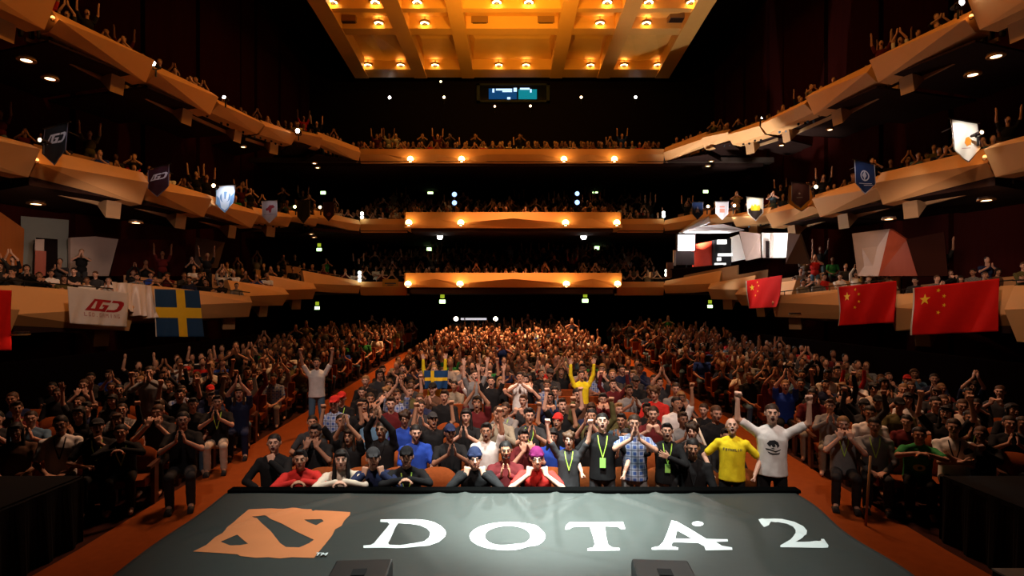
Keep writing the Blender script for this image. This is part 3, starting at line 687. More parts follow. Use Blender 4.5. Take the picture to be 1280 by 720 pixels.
on_banner([[(241.5, 689.5), (258, 681), (269, 671), (278, 666), (284, 660), (297, 648), (311, 637), (340, 635.8), (366, 637.5), (389, 637.6), (391, 640), (394, 639), (438, 641), (437, 646), (430, 652.5), (427, 658), (419, 662), (415, 670), (410, 676), (405, 682), (398, 690), (392.5, 697), (380, 696.6), (365, 696), (350, 697.8), (335, 696.5), (320, 697.5), (300, 695.6), (297, 693.5), (277, 692)],
           [(275.8, 677), (296.5, 668), (303, 674), (310, 680), (300, 681.8), (287.5, 682)],
           [(315, 645.5), (330, 645.5), (352, 655), (370, 665), (392.5, 674.8), (386, 679), (379, 682), (374, 684), (357.5, 683.8), (350, 679), (338, 664), (325, 652)],
           [(380, 650.7), (402, 650), (404.5, 652.5), (395, 657.5), (386, 654)]], 'emblem', M_ol, label='ragged orange emblem on the black cloth')
def letter_text(txt, name, m, size, M, parent, extr=.002, bold=0):
    c = bpy.data.curves.new(name, 'FONT'); c.body = txt; c.size = size; c.extrude = extr; c.align_x = 'CENTER'; c.align_y = 'CENTER'; c.offset = bold; c.resolution_u = 3
    t = link('tmp', c); me = evalmesh(t, name); bpy.data.objects.remove(t)
    me.transform(M); me.materials.clear(); me.materials.append(m)
    return link(name, me, parent)
P = pt(402, 694.5, (EYE-BZ)*F/(694.5-HY))
letter_text('TM', 'lettering', M_wl, .075, Matrix.Translation((P.x, P.y, BZ+.012)), banner, .001, .002)

# stage monitors
M_mon = mat('black monitor paint', (.008, .008, .009), .5, .4, vary=.2); M_grl = mat('brown black grille', (.035, .022, .018), .6, .5, vary=.3, scale=60)
def monitor(px, w, lab, rz):
    d = 4.25; P = pt(px, 700, d); e = empty('stage_monitor', (P.x, d-.25, .89), rz)
    zt = P.z-.89
    g = G(); h = zt
    prof = [(-.42, 0), (-.46, .08), (-.16, h), (.26, h-.0), (.30, h-.05), (.30, 0)]
    for s0, s1 in ((-w/2, w/2),):
        g.loft([[(x, y, z) for y, z in prof] for x in (s0, s1)])
    g.build('cabinet', M_mon, e, bevel=.012)
    g = G(); g.loft([[(x, -.45, .11), (x, -.19, h-.03), (x, -.20, h-.02), (x, -.46, .12)] for x in (-w/2+.03, w/2-.03)]); g.build('grille', M_grl, e)
    g = G(); g.box((-w/2+.06, .296, .12), (w/2-.06, .302, h-.08)); g.build('back_panel', M_grl, e)
    g = G(); g.box((-.05, .0, h-.005), (.05, .10, h+.006)); g.build('handle', M_black, e)
    tag(e, lab, 'speaker', 'stage monitor speakers')
monitor(458, .42, 'black wedge speaker at the stage edge below the letter D', R(4))
monitor(822, .42, 'black wedge speaker at the stage edge below the dotted letter A', R(-4))
# ================================================================ people
SKIN = [mat(f'skin {n}', c, .55, .3, vary=.06, scale=9) for n, c in (('pale', (.62, .36, .26)), ('fair', (.52, .28, .19)), ('tan', (.40, .20, .12)), ('brown', (.24, .11, .065)))]
HAIRM = [mat(f'hair {n}', c, .6, .3, vary=.25, scale=40) for n, c in (('black', (.008, .006, .006)), ('dark brown', (.03, .015, .008)), ('brown', (.07, .032, .015)), ('fair', (.22, .12, .05)))]
HAIRN = ['black-haired', 'dark-haired', 'brown-haired', 'fair-haired']
PAL = {'black': (.010, .010, .011), 'charcoal': (.035, .035, .038), 'navy': (.015, .022, .06), 'grey': (.20, .20, .20), 'maroon': (.10, .012, .014), 'red': (.50, .025, .02), 'white': (.74, .72, .70),
       'blue': (.02, .06, .36), 'green': (.03, .22, .06), 'yellow': (.85, .66, .02), 'olive': (.09, .08, .03), 'cream': (.60, .50, .40), 'brown': (.10, .05, .03), 'denim': (.09, .17, .26), 'teal': (.02, .15, .17), 'purple': (.10, .006, .05), 'orange': (.55, .16, .03), 'khaki': (.26, .22, .16), 'pink': (.5, .2, .2)}
def cloth(n): return mat(n+' cloth', PAL[n], .85, .15, vary=.16, scale=14, bump=.15)
PLAIDS = {'plaid blue': plaid('plaid blue', (.05, .10, .30), (.55, .6, .7), (.01, .015, .05)), 'plaid grey': plaid('plaid grey', (.10, .10, .10), (.34, .33, .32), (.02, .02, .02))}
def clothm(n): return PLAIDS[n] if n in PLAIDS else cloth(n)
M_eye = mat('eye white', (.7, .66, .62), .3, vary=0); M_dark = mat('pupil and brow', (.012, .008, .007), .5, vary=0); M_lip = mat('lip', (.30, .08, .07), .5, vary=0); M_mouth = mat('open mouth', (.05, .006, .006), .5, vary=0)
def rx(a): return np.array(Matrix.Rotation(R(a), 3, 'X'))
def rz_(a): return np.array(Matrix.Rotation(R(a), 3, 'Z'))
def hand(g, W, d, side, curl, palm, k=(8, 5)):
    """W wrist, d finger direction, palm = direction the palm faces; side -1 / +1 puts the thumb"""
    z = Vector(d).normalized(); y = Vector(palm); y = (y-z*y.dot(z)).normalized(); x = y.cross(z)*side
    M = np.array([x, y, z]).T; o = np.array(W)
    P = lambda *p: o+M@np.array(p)
    for i, xx in enumerate((-.032, -.011, .011, .031)):
        g.rc(P(xx*.6, 0, .0), P(xx, 0, .085), .019, .0155, k=k)
    for i, (xx, L) in enumerate(((-.033, .062), (-.0115, .076), (.0115, .080), (.033, .070))):
        p = np.array((xx, 0, .087)); ang = 0; fan = xx*(.35 if curl < .5 else .05)/.033*.5
        for s in (.42, .33, .25):
            ang += curl*95; a = R(min(ang, 235)); q = p+np.array((fan*s*L/.4*.4, math.sin(a)*L*s, math.cos(a)*L*s))
            g.rc(P(*p), P(*q), .0098, .0088, k=k); p = q
    if curl < .5: th = [(.030, .0, .025), (.058, .010, .055), (.072, .014, .088)]
    else: th = [(.030, .006, .028), (.046, .026, .062), (.022, .046, .085)]
    g.rc(P(*th[0]), P(*th[1]), .016, .0125, k=k); g.rc(P(*th[1]), P(*th[2]), .0125, .010, k=k)
def elbow(S, Wt, hint, a=.29, b=.265):
    S = Vector(S); Wt = Vector(Wt); d = Wt-S; L = d.length
    if L > (a+b)*.985: Wt = S+d*((a+b)*.985/L); d = Wt-S; L = d.length
    x = (a*a-b*b+L*L)/(2*L); h = math.sqrt(max(0, a*a-x*x)); dn = d.normalized()
    hv = Vector(hint); hv = (hv-dn*hv.dot(dn)).normalized()
    return S+dn*x+hv*h, Wt
# pose: sit, lean, head pitch / yaw / mouth, per arm (wrist, elbow hint, finger direction, palm direction, curl)
def sy(a): return (tuple((-v[0],)+tuple(v[1:]) if isinstance(v, tuple) else v for v in a))
UPF = ((.34, -.10, 1.62), (.9, .2, -.2), (.0, .0, 1), (0, -1, 0), 1)
POSES = {
 'sit_lap': dict(sit=1, L=((.10, -.30, .60), (.8, .3, -.4), (-.6, -.7, -.1), (0, 0, -1), .25), head=(-4, 0), say='hands resting in lap'),
 'sit_clap': dict(sit=1, L=((.055, -.33, .98), (.8, .1, -.7), (-.12, -.35, .9), (-1, 0, 0), .05), head=(2, 6), say='hands pressed together clapping'),
 'sit_fists': dict(sit=1, L=((.30, -.10, 1.46), (.9, -.3, -.2), (.02, -.1, 1), (0, -1, 0), 1), head=(8, 0), mouth=1, say='both fists raised'),
 'sit_open': dict(sit=1, L=((.24, -.12, 1.52), (.9, -.2, .0), (.12, -.05, 1), (0, -1, 0), .05), head=(6, -5), mouth=1, say='both open hands raised'),
 'sit_one': dict(sit=1, L=((.22, -.12, 1.54), (.9, -.3, .0), (.05, -.1, 1), (0, -1, 0), 1), Rr=((-.12, -.30, .62), (-.8, .3, -.4), (.6, -.7, -.1), (0, 0, -1), .25), head=(4, 8), mouth=1, say='one fist raised'),
 'sit_overhead': dict(sit=1, L=((.045, -.20, 1.44), (.95, -.1, .2), (-.1, -.1, 1), (-1, 0, 0), .05), head=(4, 0), mouth=1, say='clapping above the head'),
 'sit_face': dict(sit=1, L=((.075, -.24, 1.05), (.7, -.1, -.8), (-.25, .35, .9), (0, 1, 0), .2), head=(-3, 0), say='hands cupped at the mouth'),
 'sit_lean': dict(sit=1, lean=22, L=((.04, -.52, .98), (.9, .1, -.3), (-.9, -.2, .0), (0, 0, -1), .35), head=(26, 0), say='leaning forward on folded arms'),
 'sit_chin': dict(sit=1, lean=22, L=((.105, -.40, 1.02), (.8, -.4, -.6), (-.15, .15, .95), (-.6, .8, 0), 1), head=(22, 4), say='chin propped on both hands'),
 'sit_cross': dict(sit=1, L=((-.06, -.26, .84), (.8, .1, -.6), (-.9, -.05, .2), (0, 1, 0), .3), Rr=((.06, -.29, .80), (-.8, .1, -.6), (.9, -.05, .1), (0, 1, 0), .3), head=(0, -6), say='arms folded'),
 'sit_phone': dict(sit=1, L=((.07, -.42, 1.04), (.8, -.1, -.7), (-.25, -.2, .9), (-.3, 1, 0), .7), head=(0, 0), say='holding hands up before the face'),
 'sit_mouth': dict(sit=1, L=((.05, -.26, 1.04), (.8, -.1, -.8), (-.3, .4, .9), (0, 1, 0), .6), Rr=((-.12, -.30, .72), (-.8, .1, -.4), (.7, -.5, .1), (0, 0, -1), .3), head=(8, 10), mouth=1, say='one hand near a wide open mouth'),
 'stand_fists': dict(sit=0, L=((.36, -.10, 1.95), (.95, -.1, -.1), (-.05, -.05, 1), (0, -1, 0), 1), head=(4, 0), mouth=1, say='standing with both fists raised'),
 'stand_goal': dict(sit=0, L=((.41, -.10, 1.83), (1, -.1, -.5), (-.06, -.05, 1), (0, -1, 0), 1), head=(4, 0), mouth=1, say='standing with both bent arms raised and fists clenched'),
 'stand_clap': dict(sit=0, L=((.05, -.30, 1.50), (.9, -.1, -.6), (-.12, -.25, .95), (-1, 0, 0), .05), head=(2, 0), say='standing and clapping'),
 'stand_down': dict(sit=0, L=((.29, -.14, 1.0), (.8, .5, 0), (-.1, -.35, -.9), (-1, 0, 0), .9), head=(16, 0), mouth=1, say='standing with arms bent low'),
 'stand_chest': dict(sit=0, L=((.02, -.19, 1.30), (.9, -.1, -.5), (-.9, .0, .35), (0, 1, 0), .1), Rr=((-.27, -.30, 1.38), (-.9, .1, -.5), (-.05, -.1, 1), (0, -1, 0), .3), head=(8, 0), mouth=1, say='standing with one hand on the chest'),
 'stand_open': dict(sit=0, L=((.30, -.10, 1.98), (.95, -.1, 0), (.12, 0, 1), (0, -1, 0), .05), head=(6, 0), mouth=1, say='standing with both open hands raised'),
}
SHX = .185
def torso_prims(g, T, o, e=0., low=True, k=(12, 8)):
    def E(c, r): g.ell(o+T@np.array(c), (r[0]+e, r[1]+e, r[2]+e), T, k=k)
    prof = ((-.07, .09, .07), (-.03, .150, .100), (.05, .166, .112), (.15, .150, .104), (.28, .160, .108), (.40, .172, .108), (.465, .155, .09), (.505, .105, .072), (.55, .055, .05)) if e == 0 else ((-.06 if low else -.04, .188 if low else .165, .138 if low else .118), (.0, .184, .134), (.16, .176, .128), (.30, .181, .130), (.41, .190, .126), (.47, .170, .105), (.51, .115, .085), (.54, .07, .065))
    g.loft([[tuple(o+T@np.array((rx_*math.cos(2*math.pi*i/20), ry_*math.sin(2*math.pi*i/20), z))) for i in range(20)] for z, rx_, ry_ in prof])
    g.rc(o+T@np.array((-.14, .01, .465)), o+T@np.array((.14, .01, .465)), .060+e*.5, .060+e*.5, k=k)
    g.rc(o+T@np.array((-.09, .015, .50)), o+T@np.array((0, .012, .545)), .055+e*.6, .055+e*.3, k=k); g.rc(o+T@np.array((.09, .015, .50)), o+T@np.array((0, .012, .545)), .055+e*.6, .055+e*.3, k=k)
def pose_frame(p):
    hz0 = .50 if p['sit'] else .93; T = rx(p.get('lean', 0)); o = np.array((0, 0, hz0)); return T, o
def head_matrix(p):
    T, o = pose_frame(p); hp, hy = p.get('head', (0, 0))
    H = T@rz_(hy)@rx(hp*-1 if False else -hp)       # chin lifts with positive pitch
    c = o+T@np.array((0, -.015, .60))+H@np.array((0, -.005, .125)); M = Matrix.Identity(4)
    for i in range(3):
        for j in range(3): M[i][j] = H[i, j]
        M[i][3] = c[i]
    return M
def arms(p):
    T, o = pose_frame(p); out = []
    for s, a in ((1, p['L']), (-1, p.get('Rr') or sy(p['L']))):
        S = o+T@np.array((s*SHX, .01, .47)); E, W = elbow(S, a[0], a[1]); out.append((s, S, np.array(E), np.array(W), a[2], a[3], a[4]))
    return out
def legs(p):
    if p['sit']: return [[(s*.09, 0, .50), (s*.13, -.40, .50), (s*.13, -.31, .09), (s*.14, -.44, .045)] for s in (-1, 1)]
    return [[(s*.09, 0, .90), (s*.11, -.015, .50), (s*.13, .02, .09), (s*.15, -.13, .045)] for s in (-1, 1)]
FACES = {}
def face_islands(mouth):
    g = G()
    for s in (-1, 1):
        g.ell((s*.031, -.0855, .008), (.0115, .007, .0055), mi=1, k=(8, 5)); g.ell((s*.031, -.0925, .008), (.006, .004, .006), mi=2, k=(8, 5))
        g.rc((s*.016, -.096, .028), (s*.048, -.086, .029), .0055, .0045, mi=2, k=(8, 5))
    if mouth: g.ell((0, -.090, -.060), (.024, .014, .024), mi=4, k=(8, 5)); g.rc((-.016, -.0985, -.044), (.016, -.0985, -.044), .005, .005, mi=1, k=(8, 5))
    else: g.rc((-.02, -.094, -.053), (.02, -.094, -.053), .0065, .0065, mi=3, k=(8, 5)); g.rc((-.018, -.099, -.0535), (.018, -.099, -.0535), .0022, .0022, mi=2, k=(8, 5))
    return g
def body(name, p, vox=.0085, ratio=.3):
    T, o = pose_frame(p); g = G(); torso_prims(g, T, o)
    for s, S, E, W, fd, pm, curl in arms(p):
        g.rc(S, E, .052, .040); g.rc(E, W, .042, .027); hand(g, W, fd, s, curl, pm)
    for L in legs(p):
        for (a, b, ra, rb) in ((0, 1, .085, .058), (1, 2, .056, .038), (2, 3, .042, .034)): g.rc(L[a], L[b], ra, rb)
    HM = head_matrix(p); H = np.array(HM)[:3, :3]; c = np.array(HM)[:3, 3]; q = lambda *v: c+H@np.array(v); jd = .014 if p.get('mouth') else 0
    g.rc(o+T@np.array((0, .01, .50)), q(0, .02, -.04), .058, .054)
    g.ell(q(0, .010, .018), (.083, .099, .096), H); g.ell(q(0, -.022, -.026-jd), (.068, .071, .078), H); g.ell(q(0, -.064, -.088-jd), (.028, .024, .021), H)
    g.rc(q(0, -.094, .012), q(0, -.112, -.020), .009, .013); g.rc(q(-.03, -.080, .028), q(.03, -.080, .028), .014, .014)
    for s in (-1, 1): g.ell(q(s*.083, .008, -.004), (.011, .02, .031), H); g.ell(q(s*.04, -.066, -.018), (.022, .02, .02), H); g.ell(q(s*.012, -.104, -.026), (.009, .009, .008), H)
    me = remesh(g, name, vox, 1, ratio)
    v, f, _ = mesh_arrays(me); bpy.data.meshes.remove(me)
    G2 = G(); G2.add(v, f); fi = face_islands(p.get('mouth')); fv = np.vstack(fi.v); nf = 0
    G2.v.append((fv@H.T)+c); G2.f += [tuple(i+G2.n for i in t) for t in fi.f]; G2.m += fi.m; G2.n += len(fv)
    return G2
def shirt(name, p, long=False, e=.017, vox=.012, ratio=.5, k=(12, 8)):
    T, o = pose_frame(p); g = G(); torso_prims(g, T, o, e, low=not p['sit'])
    for s, S, E, W, *_ in arms(p):
        g.rc(o+T@np.array((s*.13, .01, .46)), S, .068, .066)
        if long: g.rc(S, E, .066, .053); g.rc(E, W-(W-E)*.04, .054, .042)
        else: m = S+(E-S)*.72; g.rc(S, m, .067, .059)
    me = remesh(g, name, vox, 4, ratio, noise_amp=.003); return me
def trousers(name, p, vox=.014, ratio=.4):
    T, o = pose_frame(p); g = G(); g.ell(o+T@np.array((0, 0, -.03)), (.168, .118, .10), T)
    for L in legs(p):
        g.rc(L[0], L[1], .100, .073); g.rc(L[1], L[2], .073, .058)
    return remesh(g, name, vox, 2, ratio, noise_amp=.003)
def shoes(name, p):
    g = G()
    for L in legs(p): g.rc(np.array(L[2])+(0, .01, -.045), np.array(L[3])+(0, -.02, .0), .048, .043); g.box(tuple(np.array(L[3])+(-.045, -.06, -.045)), tuple(np.array(L[2])+(.045, .06, -.065)))
    return remesh(g, name, .014, 1, .5)
def hair_mesh(style):
    g = G(); C = (0, .016, .032)
    if style in ('short', 'quiff', 'curly', 'bob', 'long'):
        r = {'short': (.090, .097, .096), 'quiff': (.090, .097, .098), 'curly': (.098, .104, .112), 'bob': (.092, .10, .104), 'long': (.090, .10, .102)}[style]
        g.ell(C, r); g.ell((0, .06, -.02), (.074, .052, .075))
        if style == 'quiff': g.ell((0, -.055, .105), (.055, .035, .028))
        if style == 'curly': [g.ell((.075*math.cos(a*1.9), -.01+.07*math.sin(a*1.9), .09+.03*math.sin(a*5)), (.035, .035, .035)) for a in range(8)]
        if style == 'bob': [g.rc((s*.078, -.02, .04), (s*.08, -.01, -.08), .026, .020) for s in (-1, 1)]; g.rc((-.05, -.082, .085), (.05, -.082, .085), .02, .02)
        if style == 'long': [g.rc((s*.074, -.005, .04), (s*.085, -.02, -.22), .022, .028) for s in (-1, 1)]; g.rc((-.045, -.080, .082), (.045, -.080, .082), .02, .02); g.rc((0, .08, 0), (0, .10, -.2), .06, .06)
    if style == 'beanie': g.ell((0, .012, .045), (.092, .108, .108)); g.rc((-.06, -.072, .055), (.06, -.072, .055), .022, .022); g.rc((-.08, .0, .05), (-.06, .08, .04), .02, .02); g.rc((.08, .0, .05), (.06, .08, .04), .02, .02)
    if style == 'cap': g.ell((0, .012, .050), (.090, .106, .092)); [g.rc((x, -.075, .068), (x*.8, -.165, .058), .010, .006) for x in (-.055, -.04, -.025, -.01, .01, .025, .04, .055)]
    if style == 'beard': g.ell((0, -.05, -.092), (.038, .038, .024)); [g.rc((s*.058, -.035, -.045), (s*.03, -.070, -.09), .012, .014) for s in (-1, 1)]; g.rc((-.022, -.098, -.038), (.022, -.098, -.038), .007, .007)
    return remesh(g, style, .0085, 1, .5, noise_amp=.003 if style not in ('beanie', 'cap') else 0)
HM = {s: hair_mesh(s) for s in ('short', 'quiff', 'curly', 'bob', 'long', 'beanie', 'cap', 'beard')}
g = G()
for s in (-1, 1): g.lathe([(.020, -.002), (.0225, -.002), (.0225, .002), (.020, .002), (.020, -.002)], o=(s*.031, -.104, .008), n=14, M=rx(90)); g.tube([(s*.053, -.103, .01), (s*.08, -.02, .01)], .0022, n=5)
g.tube([(-.009, -.105, .012), (.009, -.105, .012)], .0022, n=5)
HM['glasses'] = g.mesh('glasses', M_dark)
BODY, SHIRT, TROU, SHOE = {}, {}, {}, {}
LOWB = {}
for nm, p in POSES.items():
    g2 = body(nm, p); BODY[nm] = g2.mesh('person_'+nm, [SKIN[0], M_eye, M_dark, M_lip, M_mouth], True)
    for lg in (0, 1): SHIRT[nm, lg] = shirt('shirt', p, bool(lg)); SHIRT[nm, lg].materials.append(cloth('black'))
_tr = {s: trousers('trousers', dict(sit=s, L=POSES['sit_lap']['L'], lean=l)) for s, l in ((0, 0), (1, 0))}
for s in (0, 1): _tr[s].materials.append(cloth('black'))
_sh = {s: shoes('shoes', dict(sit=s)) for s in (0, 1)}
for s in (0, 1): _sh[s].materials.append(cloth('black'))
for k_, m_ in HM.items():
    if not m_.materials: m_.materials.append(HAIRM[0])
def setm(o, m, i=0):
    o.material_slots[i].link = 'OBJECT'; o.material_slots[i].material = m
WHO = []     # every individually built person
def person(x, y, z, pose, shirt_c, long=0, hair='short', hcol=0, skin=0, trou='black', extra=(), scale=1., hat=None, yaw=0, label=None, group=None, feet=False):
    p = POSES[pose]
    o = link('person', BODY[pose]); setm(o, SKIN[skin])
    o.location = (x, y, z); o.scale = (scale,)*3; o.rotation_euler = (0, 0, -math.atan2(x, y)*.8+R(yaw))
    s = link('shirt' if not long else 'jacket', SHIRT[pose, long], o); setm(s, clothm(shirt_c))
    t = link('trousers', _tr[p['sit']], o); setm(t, cloth(trou))
    if feet: q = link('shoes', _sh[p['sit']], o); setm(q, cloth('charcoal'))
    M = head_matrix(p)
    if hair: h = link('hair', HM[hair], o); h.matrix_local = M; setm(h, HAIRM[hcol])
    if hat:
        h = link(hat[0], HM[hat[0]], o); h.matrix_local = M; setm(h, cloth(hat[1]))
    for e in extra:
        if e in ('glasses', 'beard'): q = link(e, HM[e], o); q.matrix_local = M; (setm(q, HAIRM[hcol]) if e == 'beard' else None)
        elif e in ('badge', 'lanyard', 'darklanyard'):
            T, oo = pose_frame(p); c = mat('lime lanyard', (.45, .75, .10), .6, vary=0) if e != 'darklanyard' else cloth('black')
            g = G(); P = lambda *v: oo+T@np.array(v); kx = .0
            g.tube([P(-.065, -.055, .545), P(-.05, -.118, .44), P(0, -.135, .26)], .008, n=5); g.tube([P(.065, -.055, .545), P(.05, -.118, .44), P(0, -.135, .26)], .008, n=5)
            q = g.build('lanyard', c, o)
            if e == 'badge':
                g = G(); g.box((-.04, -.152, .13), (.04, -.145, .26), M=T, o=oo); b = g.build('badge', mat('lime badge', (.40, .85, .18), .5, vary=0), o)
    if label: tag(o, label, 'person', group)
    else: tag(o, cat='person', group=group)
    WHO.append(o); return o
# ================================================================ seats, rows and the named front rows
M_seat = mat('rust orange seat plush', (.20, .045, .010), .9, .1, vary=.2, scale=20, bump=.2); M_arm = wood('seat arm wood', (.05, .016, .008), (.08, .025, .01), (4, 4, 1)); M_sb = mat('seat shell', (.05, .02, .012), .6, .2, vary=.1)
def bm_seat():
    n = 10; secs = []
    for i in range(n+1):
        x = -.25+.5*i/n; top = .86-.09*abs(x/.25)**3; cv = .03*(x/.25)**2
        secs.append([(x, .20-cv, .40), (x, .215-cv, .66), (x, .27-cv, top), (x, .33-cv, top-.02), (x, .30-cv, .66), (x, .26-cv, .38)])
    return G().loft(secs).mesh('backrest', M_seat, True), G().box((-.24, -.24, .36), (.24, .20, .46)).mesh('seat', M_seat)
m_back, m_cush = bm_seat()
m_armr = G().box((-.03, -.2, .60), (.03, .26, .645)).box((-.025, .0, .0), (.025, .2, .60)).mesh('armrest', M_arm)
m_base = G().cyl((0, .02, 0), (0, .02, .37), .05).box((-.16, -.08, 0), (.16, .14, .03)).mesh('base', M_sb)
SEATN = 0
def seat(x, y, label, group='theatre seats in the stalls'):
    e = empty('theatre_seat', (x, y, floor_z(y)), -math.atan2(x, y)*.5)
    for nm, m in (('backrest', m_back), ('seat', m_cush), ('base', m_base)): link(nm, m, e)
    for s in (-1, 1): link('armrest', m_armr, e).location = (s*.275, 0, 0)
    return tag(e, label, 'seat', group)
m_sseat = G().box((-.24, .22, .36), (.24, .30, .84)).box((-.24, -.24, .34), (.24, .22, .45)).box((-.29, -.18, .56), (-.25, .26, .62)).box((.25, -.18, .56), (.29, .26, .62)).cyl((0, .05, 0), (0, .05, .35), .05).mesh('theatre_seat', M_seat)
def simple_seat(x, y, label):
    o = link('theatre_seat', m_sseat); o.location = (x, y, floor_z(y)); o.rotation_euler = (0, 0, -math.atan2(x, y)*.5)
    return tag(o, label, 'seat', 'theatre seats in the stalls')
def c_row(k): return 7.15+.84*k
def s_row(k, ax): return 8.45-.19*(ax-5.6)+.84*k
# ---- placed people of the first rows (column of the head on the photograph's frame)
def X(px, y): return (px-CX)/F*y
def at(px, y, pose, sc, **k):
    dz = k.pop('dz', 0)
    return person(X(px, y), y, floor_z(y)+dz, pose, sc, **k)
y0 = 7.35
GP = 'crowd in the front row'
at(343, 7.5, 'sit_mouth', 'black', long=1, hair='short', hcol=0, skin=1, label='person in black jacket shouting with a hand near the mouth, end of front row', yaw=-15, feet=True)
at(377, 7.15, 'sit_lean', 'red', long=1, hair='quiff', hcol=0, skin=2, label='smiling person in bright red jacket leaning on the rail')
at(428, 7.15, 'sit_lean', 'cream', long=1, hair='long', hcol=0, skin=0, extra=('darklanyard',), label='long-haired person in cream cardigan leaning on the rail')
at(468, 7.2, 'sit_chin', 'navy', long=1, hair='short', hat=('cap', 'charcoal'), skin=1, label='person in dark cap and navy sleeves propping the chin on the rail')
at(509, 7.25, 'sit_lean', 'black', long=1, hair='short', hat=('cap', 'black'), skin=1, extra=('lanyard',), label='person in black cap with lime lanyard at the rail')
at(594, 7.2, 'sit_chin', 'black', long=1, hair='short', hat=('beanie', 'navy'), skin=0, label='person in blue beanie with both hands over the chin, front row')
at(632, 7.3, 'sit_clap', 'maroon', long=1, hair='short', hcol=0, skin=2, extra=('beard',), label='bearded person in dark red jacket with clasped hands, front row', scale=.97)
at(671, 7.2, 'sit_chin', 'red', long=0, hair='short', hat=('beanie', 'purple'), skin=0, extra=('glasses',), label='person in magenta beanie with glasses and bare forearms on the rail')
at(711, 7.3, 'stand_fists', 'charcoal', hair='curly', hcol=2, skin=0, extra=('lanyard',), scale=.80, label='curly brown-haired person in dark vest, both fists up, lime lanyard', trou='charcoal', feet=True)
at(753, 7.3, 'stand_down', 'black', hair='short', hcol=0, skin=0, extra=('badge',), scale=.94, label='tall shouting person in black shirt with lime badge at the waist', trou='charcoal', feet=True)
at(793, 7.3, 'stand_clap', 'plaid blue', hair='short', hcol=1, skin=1, scale=.93, label='person in blue and white plaid shirt clapping before the face', trou='grey', feet=True)
at(834, 7.35, 'stand_chest', 'black', long=1, hair='quiff', hcol=0, skin=1, extra=('badge',), scale=.86, label='shouting person in black jacket, hand on chest, lime badge, khaki trousers', trou='khaki', feet=True)
at(866, 7.3, 'sit_lap', 'black', long=1, hair='short', hcol=0, skin=2, label='seated person in black jacket between the khaki trousers and the yellow shirt', extra=('darklanyard',))
pY = at(915, 7.35, 'stand_down', 'yellow', hair=None, hcol=3, skin=0, scale=.90, label='person in bright yellow t-shirt with dark lettering, standing in front row', trou='black', feet=True)
pW = at(965, 7.25, 'stand_goal', 'white', hair='short', hcol=1, skin=0, scale=1.015, label='tall person in white t-shirt with a black print, arms raised', feet=True)
# prints on shirts
def on_chest(parent, pose, e, polys, m, name='print'):
    """polygons in (x, z) of the torso frame, laid on the front of the shirt"""
    T, oo = pose_frame(POSES[pose]); g = G()
    me = parent.data; v, f, _ = mesh_arrays(me)
    from mathutils.bvhtree import BVHTree
    bv = BVHTree.FromPolygons([tuple(a) for a in v], f)
    for L in polys:
        xs = [p[0] for p in L]; zs = [p[1] for p in L]
        vv, ff = inpoly_split([L], np.arange(min(xs), max(xs), .02), np.arange(min(zs), max(zs), .02)); out = []
        for x, z in vv:
            P = oo+T@np.array((x, -.4, z)); h = bv.ray_cast(Vector(P), Vector(T@np.array((0, 1, 0))))[0]
            out.append(tuple((h if h is not None else Vector(P)+Vector((0, .3, 0)))+Vector((0, -e, 0))))
        g.add(out, ff)
    return g.build(name, m, parent)
def textpolys(rows, w, h, x0, z0, cw):
    out = []
    for i, bits in enumerate(rows):
        for (a, b, c, d) in bits: out.append([(x0+i*cw+a*w, z0+b*h), (x0+i*cw+c*w, z0+b*h), (x0+i*cw+c*w, z0+d*h), (x0+i*cw+a*w, z0+d*h)])
    return out
sh = [c for c in pY.children if c.name.startswith('shirt')][0]
# seven block letters across the chest
LT = {'F': [(0, 0, .25, 1), (.25, .8, .9, 1), (.25, .42, .7, .6)], 'R': [(0, 0, .25, 1), (.25, .8, .9, 1), (.65, .5, .9, .8), (.25, .42, .9, .6), (.6, 0, .85, .42)], 'A': [(0, 0, .22, .9), (.7, 0, .92, .9), (.22, .75, .7, 1), (.22, .35, .7, .5)], 'N': [(0, 0, .22, 1), (.7, 0, .92, 1), (.22, .55, .46, .85), (.46, .2, .7, .5)], 'K': [(0, 0, .24, 1), (.24, .4, .55, .6), (.5, .58, .9, 1), (.5, 0, .9, .42)], 'E': [(0, 0, .25, 1), (.25, .8, .9, 1), (.25, .42, .7, .6), (.25, 0, .9, .2)], 'L': [(0, 0, .25, 1), (.25, 0, .9, .2)], 'I': [(.3, 0, .58, 1)]}
on_chest(sh, 'stand_down', .003, textpolys([LT[c] for c in 'FRANKLIN'], .026, .036, -.128, .385, .033), mat('dark shirt lettering', (.02, .03, .06), .7, vary=0), 'lettering')
sh = [c for c in pW.children if c.name.startswith('shirt')][0]
blob = [[(-.07, .36), (-.04, .40), (.02, .41), (.06, .385), (.075, .34), (.05, .31), (.045, .345), (.02, .365), (.03, .33), (.0, .32), (-.02, .35), (-.03, .32), (-.05, .335)],
        [(-.085, .30), (-.03, .295), (.03, .275), (.09, .30), (.085, .285), (.03, .258), (-.02, .275), (-.08, .285)], [(-.06, .262), (.0, .245), (.06, .25), (.085, .262), (.07, .235), (.0, .225), (-.05, .245)], [(-.03, .31), (.0, .312), (.03, .30), (.0, .298)]]
on_chest(sh, 'stand_goal', .003, blob, mat('black shirt print', (.015, .015, .018), .7, vary=0))
